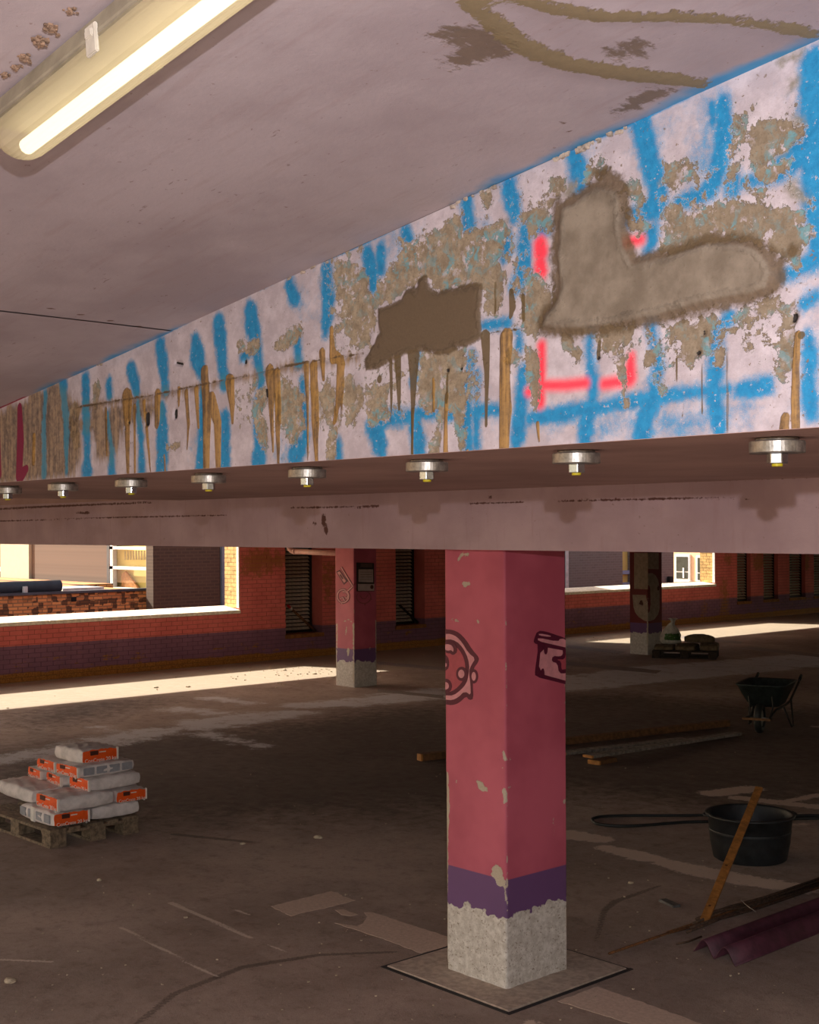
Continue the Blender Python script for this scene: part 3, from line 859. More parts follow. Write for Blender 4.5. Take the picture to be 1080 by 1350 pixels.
# plain beam that the near pillar carries
nu2, nv2 = 560, 28
XX, ZZ = np.meshgrid(np.linspace(-14, XR, nu2), np.linspace(ZP, 2.72, nv2))
P = np.stack([XX.ravel(), np.full(XX.size, YP), ZZ.ravel()], 1)
cr = field(P, strokes([[(0, 687, 0.8), (160, 682, 0.8), (300, 679, 0.7)], [(380, 669, 0.9), (430, 669, 1.3), (500, 668, 0.8)], [(740, 660, 1.2), (830, 658, 1.6), (1000, 657, 0.8)],
                       [(645, 641, 1), (646, 660, 1)], [(640, 656, 1.4), (648, 655, 1.4)], [(425, 680, 2), (430, 700, 3)], [(468, 669, 1.6), (500, 667, 1.6)], [(620, 664, 1), (690, 662, 0.8)],
                       [(429, 669, 0.5), (430, 719, 0.4)], [(735, 640, 0.6), (736, 725, 0.3)], [(415, 690, 3)], [(100, 676, 1), (118, 676, 2)], [(0, 671, 1.2), (60, 668, 1.4), (200, 662, 1.2)],
                       [(400, 652, 1.4), (600, 645, 1), (900, 634, 1), (1080, 628, 1)]], pinkface), 0.03)
o = grid_mesh('beam_face', P, nu2, nv2, M_BEAM, None, True)
set_attr(o, 'crack', cr)
bm = bmesh.new(); box(bm, -14, XR, YP + 0.004, 5.76, ZP, 3.0)
PB = struct(bm_obj('plain_concrete_beam', bm, M_UNDER))
o.parent = PB

# ramp overhead: two slabs that meet in a joint
JX = 0.5 * (ceilf(0, 407)[0][0] + ceilf(218, 435.5)[0][0])
REP = [[(600, -12, 9), (622, 2, 9), (650, 28, 10), (690, 60, 10), (730, 77, 9), (770, 87, 8), (830, 96, 8), (890, 103, 7), (930, 110, 4)],
       [(655, -8, 5), (700, 2, 6), (745, 12, 7), (790, 20, 7), (840, 21, 6), (890, 20, 6), (950, 24, 5), (1010, 30, 5), (1050, 38, 6), (1080, 44, 4)]]
SMEAR = [[(590, 46, 8), (630, 48, 13), (662, 58, 8)], [(605, 78, 8), (630, 70, 12), (655, 70, 8)], [(822, 66, 9), (838, 62, 8), (848, 72, 5)], [(820, 146, 3), (850, 130, 7), (882, 118, 4)]]
ccrk = [[(728, 155, 0.7), (745, 163, 0.7), (755, 178, 0.9), (768, 184, 0.8)], [(60, 405, 0.4), (214, 436, 0.4)]]
for nm, x0, x1, drop in (('ceiling', JX + 0.0003, XR, 0.0), ('ceiling_panel', XL, JX - 0.0003, 0.003)):
    nx = 300 if nm == 'ceiling' else 60
    XX, YY = np.meshgrid(np.linspace(x0, x1, nx), np.concatenate([np.linspace(-2.6, 0.2, 16, endpoint=False), np.linspace(0.2, YB, 140)]))
    P = np.stack([XX.ravel(), YY.ravel(), CZ0 + CS * XX.ravel() - drop], 1)
    P[:, 2] += 0.004 * vnoise(P, 2.0, 9)
    rp = field(P, strokes(REP, ceilf), 0.05)
    sm = field(P, strokes(SMEAR, ceilf), 0.11)
    P[:, 2] -= 0.006 * np.clip(rp * 2 - 0.5, 0, 1)
    if nm != 'ceiling':
        P[:, 2] = np.maximum(P[:, 2], ZB + 0.003)
    co = grid_mesh(nm, P, nx, XX.shape[0], M_CEIL, None, True)
    if nm == 'ceiling':
        struct(co)
        CEIL = co
    set_attr(co, 'repair', rp); set_attr(co, 'smear', sm)
    set_attr(co, 'crack', field(P, strokes(ccrk, ceilf), 0.012))
    dy = YB - P[:, 1]
    bl = np.clip(0.85 - dy / 0.13, 0, 1) * np.clip(0.55 + 0.6 * np.sin(P[:, 0] * 2.6 + 0.4) + 0.25 * np.sin(P[:, 0] * 7.3), 0.25, 1) * (P[:, 0] > -5.15)
    set_attr(co, 'blue', bl)
    set_attr(co, 'magenta', np.clip(0.75 - dy / 0.05, 0, 1) * (P[:, 0] < -5.05))
    if nm != 'ceiling':
        co.parent = CEIL
bm = bmesh.new()
prism(bm, [(XL, -2.6, max(ceil_z(XL), ZB) + 0.02), (XR, -2.6, ceil_z(XR) + 0.02), (XR, -2.6, ceil_z(XR) + 0.3), (XL, -2.6, ceil_z(XL) + 0.3)], (0, 5.0 + 2.6, 0))
bm_obj('ramp_slab', bm, M_CONC, CEIL)
# chipped concrete along the corner between ramp and beam
for k, (px, py, L) in enumerate(((780, 186, 0.12), (800, 178, 0.07), (752, 198, 0.05), (625, 259, 0.10), (408, 358, 0.12), (124, 487, 0.07))):
    p, t = face(px, py)
    bm = bmesh.new()
    for j in range(14):
        q = p + np.array([random.uniform(-L, L), random.uniform(-0.004, 0.004), 0]); q[2] = ceil_z(q[0]) - random.uniform(0.0, 0.010)
        s = random.uniform(0.002, 0.0055)
        box(bm, q[0] - s * 1.5, q[0] + s * 1.5, q[1] - s * .6, q[1] + s * .6, q[2] - s, q[2] + s, jit=s * 0.4)
    bm_obj('chipped_edge', bm, M_CHIP, CEIL)['kind'] = 'stuff'
# flat deck over the rest of the garage
struct(box_obj('ceiling_deck', (-20.92, 9, 5.76, 52, 2.95, 3.25), M_UNDER))
struct(box_obj('light_block_wall', (9.6, 9.9, -2.6, 52, -0.03, 3.25), M_CONC))  # unseen wall, added to block daylight coming from the right
struct(box_obj('sun_block_slab', (-20.92, XL - 0.02, -2.6, 5.76, 2.95, 3.25), M_UNDER))  # unseen slab, added to keep the sun off the floor at left

# ---- floor
xs = np.concatenate([np.linspace(-21, -12, 110, endpoint=False), np.linspace(-12, -3.0, 300, endpoint=False), np.linspace(-3.0, 10, 20)])
ys = np.concatenate([np.linspace(-2.8, 2.6, 10, endpoint=False), np.linspace(2.6, 11, 280, endpoint=False), np.linspace(11, 24, 150, endpoint=False), np.linspace(24, 52, 60)])
XX, YY = np.meshgrid(xs, ys)
P = np.stack([XX.ravel(), YY.ravel(), np.zeros(XX.size)], 1)
DUST = [[(0, 1002, 7), (70, 992, 8), (150, 975, 8), (200, 966, 7)], [(225, 962, 3), (270, 955, 8), (330, 946, 8), (390, 940, 5)], [(400, 930, 5), (470, 926, 6), (590, 913, 7)],
        [(745, 906, 6), (800, 897, 8), (880, 886, 9), (960, 880, 8), (1080, 868, 6)], [(130, 958, 2), (180, 972, 3)], [(235, 935, 4), (290, 940, 3)],
        [(270, 968, 4), (350, 985, 3)], [(280, 920, 3), (330, 927, 3)], [(500, 915, 2), (590, 922, 2)], [(610, 880, 2), (760, 892, 2)]]
PALE = [[(748, 1100, 6), (790, 1106, 5)], [(800, 1118, 4), (850, 1130, 6), (870, 1134, 4)], [(880, 1138, 5), (920, 1148, 7), (980, 1160, 7), (1060, 1172, 6)], [(940, 1046, 4), (990, 1040, 4)],
        [(975, 1052, 3), (1080, 1064, 3)], [(1030, 1058, 2), (1080, 1048, 2)], [(700, 1350, 8)], [(1000, 1090, 1.4), (1060, 1086, 1.4)], [(1075, 958, 3)]]
TRACK = [[(180, 1350, 5), (230, 1310, 5), (320, 1275, 5), (420, 1259, 4), (520, 1255, 3)], [(786, 1240, 5), (797, 1200, 6), (812, 1188, 4), (870, 1168, 2)], [(230, 1100, 3), (330, 1110, 3)],
         [(600, 1105, 3), (680, 1080, 3)]]
THIN = [[(160, 1223, 1.0), (285, 1288, 1.0)], [(225, 1190, 1.2), (330, 1236, 1.2)], [(345, 1240, 0.7), (385, 1260, 0.7)], [(312, 1200, .7), (330, 1206, .7)], [(0, 1265, 1), (70, 1268, 1)]]
DARK = [[(300, 1010, 60), (520, 1000, 60)], [(880, 960, 50), (780, 940, 30), (1080, 1000, 50)], [(560, 950, 20), (400, 965, 14)], [(760, 1000, 40), (950, 1020, 40)], [(130, 930, 10), (60, 950, 8)], [(500, 1060, 50)], [(1010, 905, 12)]]
fo = grid_mesh('floor', P, len(xs), len(ys), M_FLOOR)
struct(fo)
vis = (P[:, 1] > 2.5) & (P[:, 0] < -2.5)
TRACK = [[(x, y, r * 0.45) for x, y, r in q] for q in TRACK]
for nm, sts, Wd in (('dust', DUST, 0.5), ('pale', PALE, 0.09), ('mark', TRACK, 0.06), ('line', THIN, 0.03), ('dark', DARK, 3.0)):
    a = np.zeros(len(P)); a[vis] = field(P[vis], strokes(sts, ground), Wd); set_attr(fo, nm, a)
set_attr(fo, 'sand', np.clip((-P[:, 0] - 16.7) / 1.2, 0, 1) * 0.85)
bm = bmesh.new(); box(bm, -20.9, 10, -2.8, 52, -0.4, -0.035)
bm_obj('floor_slab', bm, M_CONC, fo)


def floor_piece(name, pts, mat, thick=0.0016, rag=0.012, step=0.03):
    q = []
    W3 = [ground(*p)[0] for p in pts]
    for i, a in enumerate(W3):
        b = W3[(i + 1) % len(W3)]
        n = max(1, int(np.linalg.norm(b - a) / step))
        d = (b - a) / (np.linalg.norm(b - a) + 1e-9)
        nrm = np.array([-d[1], d[0], 0])
        for k in range(n):
            r = rag * (random.random() - 0.5) * (0.2 if k == 0 else 1)
            q.append(a + (b - a) * k / n + nrm * r)
    bm = bmesh.new()
    vs = [bm.verts.new((p[0], p[1], thick)) for p in q]
    f = bm.faces.new(vs)
    bmesh.ops.triangulate(bm, faces=[f])
    r = bmesh.ops.extrude_face_region(bm, geom=bm.faces[:])
    for v in r['geom']:
        if isinstance(v, bmesh.types.BMVert):
            v.co.z = 0.0002
    return bm_obj(name, bm, mat, fo)


floor_piece('parking_line', [(357, 1195), (437, 1175), (446, 1177), (452, 1182), (469, 1187), (440, 1195), (405, 1202), (384, 1208)], M_LINE)
floor_piece('parking_line', [(441, 1217), (455, 1219), (470, 1221), (478, 1218), (484, 1208), (480, 1203), (492, 1203), (540, 1219), (600, 1238), (588, 1248), (556, 1257), (500, 1236)], M_LINE)
floor_piece('parking_line', [(442, 1200), (452, 1199), (472, 1206), (462, 1208), (450, 1206)], M_LINE)
floor_piece('parking_line', [(735, 1320), (788, 1301), (860, 1326), (930, 1352), (1000, 1380), (900, 1380), (838, 1352)], M_LINE)
for pts in ([(498, 908), (585, 917), (585, 921), (498, 912)], [(498, 872), (585, 880), (585, 884), (498, 876)], [(748, 850), (826, 859), (815, 862), (748, 854)],
            [(748, 872), (872, 884), (865, 888), (748, 877)], [(985, 852), (1085, 863), (1085, 867), (975, 855)], [(900, 838), (980, 846), (976, 849), (896, 841)]):
    floor_piece('parking_line', pts, M_LINE2, rag=0.05, step=0.2)

# ---- back wall
WT = 0.47
OPEN = [(2.5, 14.07, 0.93, 2.64), (15.14, 16.04, 0.45, 2.6), (17.97, 18.79, 0.47, 2.6), (21.35, 29.25, 0.93, 2.64),
        (30.26, 30.9, 0.47, 2.6), (31.53, 32.25, 0.47, 2.6), (32.83, 33.66, 0.47, 2.6), (34.12, 34.95, 0.47, 2.6)]
bm = bmesh.new()
yb_ = sorted({0.0, 46.0} | {v for o_ in OPEN for v in o_[:2]})
for a, b in zip(yb_, yb_[1:]):
    op = [o_ for o_ in OPEN if o_[0] <= a + 1e-6 and o_[1] >= b - 1e-6]
    if op:
        box(bm, XW - WT, XW, a, b, -0.03, op[0][2]); box(bm, XW - WT, XW, a, b, op[0][3], 2.95)
    else:
        box(bm, XW - WT, XW, a, b, -0.03, 2.95)
WALL = struct(bm_obj('wall_back', bm, M_MORTAR))
me = WALL.data
bricks = []
BH, BL, JT = 0.0775, 0.22, 0.01
for r in range(34):
    z0 = r * BH + 0.003; z1 = z0 + BH - JT
    yy = 6.0 + (BL / 2 if r % 2 else 0)
    while yy < 37:
        segs = [(yy, yy + BL - JT)]
        for o_ in OPEN:
            ns = []
            for s in segs:
                if z1 <= o_[2] + 0.03 or z0 >= o_[3] - 0.03 or s[1] <= o_[0] or s[0] >= o_[1]:
                    ns.append(s)
                else:
                    if s[0] < o_[0]: ns.append((s[0], o_[0]))
                    if s[1] > o_[1]: ns.append((o_[1], s[1]))
            segs = ns
        for s in segs:
            if s[1] - s[0] > 0.02:
                bricks.append((s[0], s[1], z0, z1))
        yy += BL
RUST = [[(335, 742, 22), (375, 738, 10)], [(432, 750, 10), (432, 790, 6)], [(500, 745, 6)], [(955, 770, 5), (955, 812, 7)], [(930, 800, 4), (925, 815, 2)], [(960, 735, 8)], [(1000, 740, 12)], [(1060, 740, 12)],
        [(320, 850, 3), (335, 870, 5)], [(60, 875, 4), (130, 868, 6)], [(180, 865, 5), (260, 860, 6)], [(410, 850, 5)], [(340, 800, 3)]]
RUSTW = strokes(RUST, wallf)
# the 260 bricks that show largest are bricks of their own; the rest are one joined field
big = [b for b in bricks if 8.9 < b[0] and b[1] < 14.1 and b[3] < 0.93 and abs(b[1] - b[0] - (BL - JT)) < 1e-6][:290]
bigset = set(big)
bm = bmesh.new(); box(bm, 0, 0.009, 0, BL - JT, 0, BH - JT, bevel=0.0)
bme = bpy.data.meshes.new('brick'); bm.to_mesh(bme); bm.free(); bme.materials.append(M_BRICK)
bme.attributes.new('rust', 'FLOAT', 'POINT')
for b in big:
    o = bpy.data.objects.new('brick', bme); COL.objects.link(o)
    o.location = (XW + random.uniform(-0.003, 0.001), b[0], b[2]); o.parent = WALL
bm = bmesh.new()
for b in bricks:
    if b not in bigset:
        box(bm, XW - 0.002, XW + 0.007 + random.uniform(-0.002, 0.002), b[0], b[1], b[2], b[3])
bo = bm_obj('brickwork', bm, M_BRICK, WALL); bo['kind'] = 'stuff'
co = np.zeros(len(bo.data.vertices) * 3); bo.data.vertices.foreach_get('co', co)
set_attr(bo, 'rust', field(co.reshape(-1, 3), RUSTW, 0.5))
co = np.zeros(len(me.vertices) * 3); me.vertices.foreach_get('co', co)
set_attr(WALL, 'rust', np.zeros(len(me.vertices)))
# yellow brick reveals of the two big openings, lit by the sun
for y1 in (14.07, 29.25):
    bm = bmesh.new()
    for r in range(22):
        z0 = 1.035 + r * BH
        if z0 + BH > 2.62: break
        xx = XW - WT + (0.0 if r % 2 else 0.105)
        if r % 2 == 0: box(bm, XW - WT, XW - WT + 0.095, y1 - 0.012, y1 + 0.01, z0, z0 + BH - JT)
        while xx < XW - 0.075:
            box(bm, xx, min(xx + 0.20, XW - 0.075), y1 - 0.012 + random.uniform(-.002, .002), y1 + 0.01, z0, z0 + BH - JT)
            xx += 0.21
    o = bm_obj('reveal_brickwork', bm, M_BRICKY, WALL); o['kind'] = 'stuff'
    box_obj('reveal_backing', (XW - WT + 0.002, XW - 0.06, y1 - 0.006, y1 + 0.005, 1.03, 2.64), simple('reveal_mortar', (176, 150, 110), 0.1, 10), WALL)
    box_obj('white_reveal_edge', (XW - 0.07, XW + 0.003, y1 - 0.02, y1 + 0.01, 1.03, 2.64), M_WHITE, WALL)
# coping stones of both openings
for y0, y1 in ((2.5, 14.07), (21.35, 29.25)):
    n = int((y1 - y0) / 0.9)
    for k in range(n):
        a = y0 + (y1 - y0) * k / n; b = y0 + (y1 - y0) * (k + 1) / n
        bm = bmesh.new()
        prism(bm, [(XW - WT - 0.04, a + 0.003, 0.932), (XW + 0.045, a + 0.003, 0.932), (XW + 0.045, a + 0.003, 0.992), (XW - WT - 0.04, a + 0.003, 1.058)], (0, b - a - 0.006, 0))
        bmesh.ops.bevel(bm, geom=bm.edges[:], offset=0.006, segments=1, affect='EDGES')
        bm_obj('coping_stone', bm, M_STONE, WALL)
# louvred windows
slat_me = None
for i, (y0, y1, z0, z1) in enumerate([OPEN[k] for k in (1, 2, 4, 5, 6, 7)]):
    wn_ = struct(box_obj('window_%d' % (i + 1), (XW - WT + 0.01, XW - WT + 0.03, y0, y1, z0, z1), M_DARK))  # near-black sheet standing in for the darkness behind the slats
    bm = bmesh.new()
    dp = 0.36 if i < 2 else 0.15
    xx = XW - dp
    for (a, b, c, d) in ((y0, y0 + 0.03, z0, z1), (y1 - (0.06 if i < 2 else 0.03), y1, z0, z1), (y0, y1, z0, z0 + 0.05), (y0, y1, z1 - 0.05, z1)):
        box(bm, xx - 0.04, xx + 0.03, a, b, c, d)
    bm_obj('louvre_frame', bm, simple('louvre_frame_dark', (26, 22, 20), 0.2, 10, 0.6) if i == 0 else bpy.data.materials['louvre_frame_dark'], wn_)
    n = int((z1 - z0 - 0.1) / 0.074)
    w_ = y1 - y0 - 0.07
    bm = bmesh.new()
    box(bm, -0.035, 0.035, 0, w_, -0.004, 0.004, M=Matrix.Rotation(math.radians(38), 4, 'Y'))
    sm = bpy.data.meshes.new('slat'); bm.to_mesh(sm); bm.free(); sm.materials.append(M_LOUVER)
    for k in range(n):
        o = bpy.data.objects.new('slat', sm); COL.objects.link(o)
        o.location = (xx - 0.0, y0 + 0.03, z0 + 0.09 + k * 0.074); o.parent = wn_
    box_obj('sill', (XW - dp, XW + 0.035, y0 - 0.02, y1 + 0.02, z0 - 0.06, z0 + 0.012), simple('sill_brick', (150, 96, 48), 0.25, 8) if i == 0 else bpy.data.materials['sill_brick'], wn_, bevel=0.006)

# ================================================================== pillars


def pillar(name, x0, x1, y0, y1, zt, mat, chips, label, step=0.014, base=None):
    t = thing(name, label, 'pillar', ((x0 + x1) / 2, (y0 + y1) / 2, 0))
    nz_ = int(zt / step); k = int((x1 - x0) / step)
    # rounded square section swept upwards
    r = 0.012
    sec = []
    for cx, cy, a0 in ((x1 - r, y1 - r, 0), (x0 + r, y1 - r, 90), (x0 + r, y0 + r, 180), (x1 - r, y0 + r, 270)):
        for j in range(4):
            a = math.radians(a0 + j * 30)
            sec.append((cx + r * math.cos(a), cy + r * math.sin(a)))
    full = []
    for i, p in enumerate(sec):
        q = sec[(i + 1) % len(sec)]
        n = k if (i % 4) == 3 else 1
        for j in range(n):
            full.append((p[0] + (q[0] - p[0]) * j / n, p[1] + (q[1] - p[1]) * j / n))
    full.append(full[0])
    S = np.array(full); zs = np.linspace(0, zt, nz_)
    P = np.concatenate([np.column_stack([S, np.full(len(S), z)]) for z in zs])
    ch = field(P, chips, 0.05)
    c = np.array([(x0 + x1) / 2, (y0 + y1) / 2, 0])
    nrm = P - c; nrm[:, 2] = 0
    cn = np.abs(nrm[:, :2]).max(1)
    corner = np.abs(nrm[:, :2]).min(1) / cn
    rough = vnoise(P, 60, 5)
    low = np.clip(1 - P[:, 2] / 0.06, 0, 1)
    P[:, :2] -= nrm[:, :2] / cn[:, None] * (0.003 * np.clip(ch * 2 - 0.6, 0, 1) + 0.006 * low * (0.5 + rough))[:, None]
    P[:, :2] -= c[:2]
    o = grid_mesh('shaft', P, len(S), nz_, mat, t, True)
    ch = np.maximum(ch, 0.44 * (corner > 0.96) * (rough > 0.1))
    set_attr(o, 'chip', ch)
    return t


PX0, PX1, PY0, PY1 = -5.388, -4.916, 5.115, 5.612
fl_ = on(1, PY0); fr_ = on(0, PX1)
CH = strokes([[(604, 737, 1.4), (610, 731, 2.4), (616, 731, 1.6)], [(612, 771, 3.2), (618, 770, 2)], [(596, 817, 2.2), (604, 819, 1.2)], [(630, 820, 1.2)],
              [(629, 1028, 2), (634, 1036, 4), (640, 1041, 3)], [(656, 1152, 8), (660, 1162, 5)], [(664, 992, 1.6), (666, 1000, 2)], [(664, 1040, 1.6), (667, 1056, 3)],
              [(663, 1012, 1)], [(602, 1030, 1.2)], [(667, 1096, 1)], [(589, 1020, 1.6), (590, 1060, 2.6), (589, 1100, 2), (588, 1180, 1.6), (588, 1270, 1.6)], [(666, 1170, 1), (667, 1186, 1.4)]], fl_)
CH += strokes([[(673, 1000, 1)], [(672, 1038, 1.4)], [(730, 1070, 0.5), (731, 1100, 0.6)], [(745, 1057, 2)], [(671, 970, 1)]], fr_)
P1 = pillar('concrete_pillar', PX0, PX1, PY0, PY1, ZP, M_PILLAR, CH, 'large pink and violet pillar in front with a chipped bare concrete foot', 0.013)
PC = np.array([(PX0 + PX1) / 2, (PY0 + PY1) / 2, 0])
# square footing plate, with the open joint round it
bm = bmesh.new(); box(bm, -5.655, -4.698, 4.90, 5.868, 0.0, 0.010, bevel=0.004)
o = bm_obj('footing_plate', bm, simple('footing_concrete', (182, 164, 148), 0.15, 26, 0.9), fo)
bm = bmesh.new()
for d in ((-5.683, -5.657, 4.874, 5.894), (-4.696, -4.670, 4.874, 5.894), (-5.657, -4.696, 4.874, 4.898), (-5.657, -4.696, 5.87, 5.894)):
    box(bm, d[0], d[1], d[2], d[3], 0.0005, 0.003, jit=0.003)
bm_obj('footing_joint', bm, M_JOINT, fo)


def decal(name, polys, plane, nrm, lift, mat, parent, th=0.0012, origin=None):
    """flat painted shape: outlines traced on a face, laid just proud of it"""
    bm = bmesh.new()
    n = np.array(nrm, float)
    for poly in polys:
        q = [plane(*p)[0] + n * lift for p in poly]
        q = [p for i, p in enumerate(q) if np.linalg.norm(p - q[i - 1]) > 1e-5]
        V3 = [Vector(tuple(map(float, p))) for p in q]
        lo = [bm.verts.new(v - Vector(tuple(n * (lift - 0.0002)))) for v in V3]
        hi = [bm.verts.new(v) for v in V3]
        for a, b, c in tessellate_polygon([V3]):
            if len({a, b, c}) == 3:
                bm.faces.new((hi[a], hi[b], hi[c])); bm.faces.new((lo[c], lo[b], lo[a]))
        k = len(V3)
        for i in range(k):
            bm.faces.new((lo[i], lo[(i + 1) % k], hi[(i + 1) % k], hi[i]))
    if origin is not None:
        for v in bm.verts:
            v.co -= Vector(tuple(map(float, origin)))
    return bm_obj(name, bm, mat, parent)


def zz(pts, ox, oy, s):
    return [(ox + u / s, oy + v / s) for u, v in pts]


def ell(cx, cy, rx, ry, n=20):
    return [(cx + rx * math.cos(2 * math.pi * k / n), cy + ry * math.sin(2 * math.pi * k / n)) for k in range(n)]


def smooth(pts, it=2, keep_x=None):
    for _ in range(it):
        q = []
        for i, p in enumerate(pts):
            b = pts[(i + 1) % len(pts)]
            if keep_x is not None and p[0] == keep_x and b[0] == keep_x:
                q += [p, b]
            else:
                q += [(0.75 * p[0] + 0.25 * b[0], 0.75 * p[1] + 0.25 * b[1]), (0.25 * p[0] + 0.75 * b[0], 0.25 * p[1] + 0.75 * b[1])]
        pts = q
    return pts


def inflate(pts, d):
    n = len(pts); A = sum(pts[i][0] * pts[(i + 1) % n][1] - pts[(i + 1) % n][0] * pts[i][1] for i in range(n))
    sg = 1 if A > 0 else -1
    out = []
    for i, p in enumerate(pts):
        a = pts[i - 1]; b = pts[(i + 1) % n]
        L = math.hypot(b[0] - a[0], b[1] - a[1]) + 1e-9
        out.append((p[0] + sg * (b[1] - a[1]) / L * d, p[1] - sg * (b[0] - a[0]) / L * d))
    return out


K = lambda pts, it=2: zz(smooth(pts, it), 570, 810, 5.684)
NY = (0, -1, 0); NX = (1, 0, 0)
def Kc(pts, d=0, it=1, ux=None):
    q = smooth(pts, it)
    if d: q = inflate(q, d)
    q = [(max(u, 103) if ux is None else min(u, ux), v) for u, v in q]
    return zz(q, 570, 810, 5.684)


e1 = decal('key_bow_emblem', [Kc([(60, 108), (104, 115), (150, 118), (200, 140), (250, 190), (300, 270), (350, 325), (340, 360), (306, 405), (300, 522), (307, 632), (280, 640), (255, 608), (200, 662), (150, 678), (104, 672), (60, 668)], 3)],
           fl_, NY, 0.0015, M_EM_D, P1, origin=PC)
decal('emblem_band', [Kc([(60, 142), (104, 142), (140, 142), (190, 165), (230, 210), (275, 285), (330, 330), (295, 385), (280, 430), (292, 520), (294, 612), (245, 578), (200, 624), (150, 647), (104, 642), (60, 640)], -4)], fl_, NY, 0.0024, M_EM_L, e1, origin=PC)
decal('emblem_lobe', [Kc(ell(312, 464, 33, 54))], fl_, NY, 0.0018, M_EM_D, e1, origin=PC)
decal('emblem_band', [Kc(ell(313, 464, 16, 33))], fl_, NY, 0.0026, M_EM_L, e1, origin=PC)
decal('emblem_ring', [Kc([(60, 196), (104, 193), (150, 190), (205, 222), (252, 290), (276, 370), (272, 450), (255, 515), (215, 562), (160, 604), (104, 602), (60, 600)], 4)], fl_, NY, 0.0033, M_EM_D, e1, origin=PC)
decal('emblem_ground', [Kc([(60, 220), (104, 220), (150, 214), (190, 242), (230, 295), (250, 350), (255, 400), (250, 450), (235, 500), (200, 545), (150, 580), (104, 585), (60, 585)], -3)], fl_, NY, 0.0042, M_EM_R, e1, origin=PC)
decal('emblem_scroll', [Kc([(80, 204), (150, 200), (184, 236), (190, 280), (160, 304), (140, 288), (122, 290), (80, 270)], 3), Kc([(80, 300), (120, 312), (132, 372), (118, 415), (80, 422)], 2), Kc(ell(225, 445, 42, 54)), Kc([(80, 482), (130, 486), (154, 530), (140, 580), (80, 592)], 2)],
      fl_, NY, 0.0051, M_EM_D, e1, origin=PC)
decal('emblem_dot', [Kc([(80, 222), (142, 222), (166, 250), (164, 284), (145, 266), (125, 274), (80, 260)], -1), Kc(ell(223, 445, 23, 32)), Kc([(80, 505), (120, 508), (132, 535), (122, 560), (80, 566)]), Kc(ell(105, 378, 9, 15))],
      fl_, NY, 0.0060, M_EM_L, e1, origin=PC)
KR = lambda pts, d=0: Kc(pts, d, 1, 998)
e2 = decal('key_bit_emblem', [KR([(790, 124), (850, 130), (950, 165), (1040, 190), (1040, 530), (900, 495), (772, 464), (772, 420), (800, 228), (762, 212), (765, 185)], 3)], fr_, NX, 0.0015, M_EM_D, P1, origin=PC)
decal('emblem_light', [KR([(798, 142), (886, 157), (886, 170), (798, 158)]), KR([(790, 172), (940, 204), (960, 176), (1040, 196), (1040, 256), (900, 226), (790, 200)], -1),
                       KR([(812, 238), (960, 264), (1040, 280), (1040, 506), (920, 478), (792, 440)], -2)], fr_, NX, 0.0024, M_EM_L, e2, origin=PC)
decal('emblem_notch', [KR([(832, 226), (866, 234), (858, 300), (836, 298)]), KR([(800, 470), (806, 432), (822, 402), (836, 408), (840, 470)]),
                       KR([(975, 258), (1040, 262), (1040, 425), (1000, 440), (948, 440), (938, 365), (893, 352), (902, 312), (955, 318), (980, 300)], 2)], fr_, NX, 0.0033, M_EM_D, e2, origin=PC)
decal('emblem_field', [KR([(1000, 285), (1040, 285), (1040, 398), (985, 415), (962, 415), (962, 354), (925, 340), (945, 332), (985, 336)], -3)], fr_, NX, 0.0042, M_EM_R, e2, origin=PC)

# second pillar, by the sunlit strip
QX0, QX1, QY0, QY1 = -16.415, -15.945, 13.172, 13.64
l2 = on(1, QY0); r2 = on(0, QX1)
CH = strokes([[(452, 820, .6), (459, 817, .9), (464, 820, .6)], [(457, 825, .5), (456, 836, .8)], [(459, 857, 1.8), (459, 863, 1.2)], [(444, 823, 1), (444, 850, 0.8), (443, 895, 0.8)], [(466, 822, 1.0), (466, 870, 0.8), (466, 900, 0.8)]], l2)
CH += strokes([[(488, 855, 1.4)], [(496, 818, 0.8), (496, 880, 0.6)]], r2)
P2_ = pillar('concrete_pillar', QX0, QX1, QY0, QY1, 2.95, M_PILLAR, CH, 'pink pillar beside the sunlit strip with crossed key emblem and notice boards', 0.03)
QC = np.array([(QX0 + QX1) / 2, (QY0 + QY1) / 2, 0])


def ribbon(pts, wd):
    """closed outline round a polyline in picture-traced coordinates"""
    L_, R_ = [], []
    for i, p in enumerate(pts):
        a = pts[max(i - 1, 0)]; b = pts[min(i + 1, len(pts) - 1)]
        d = math.hypot(b[0] - a[0], b[1] - a[1]) + 1e-9
        nx, ny = -(b[1] - a[1]) / d * wd / 2, (b[0] - a[0]) / d * wd / 2
        L_.append((p[0] + nx, p[1] + ny)); R_.append((p[0] - nx, p[1] - ny))
    return [[L_[i], L_[i + 1], R_[i + 1], R_[i]] for i in range(len(pts) - 1)]


def arc(cx, cy, rx, ry, a0, a1, n=16):
    return [(cx + rx * math.cos(math.radians(a0 + (a1 - a0) * k / n)), cy + ry * math.sin(math.radians(a0 + (a1 - a0) * k / n))) for k in range(n + 1)]


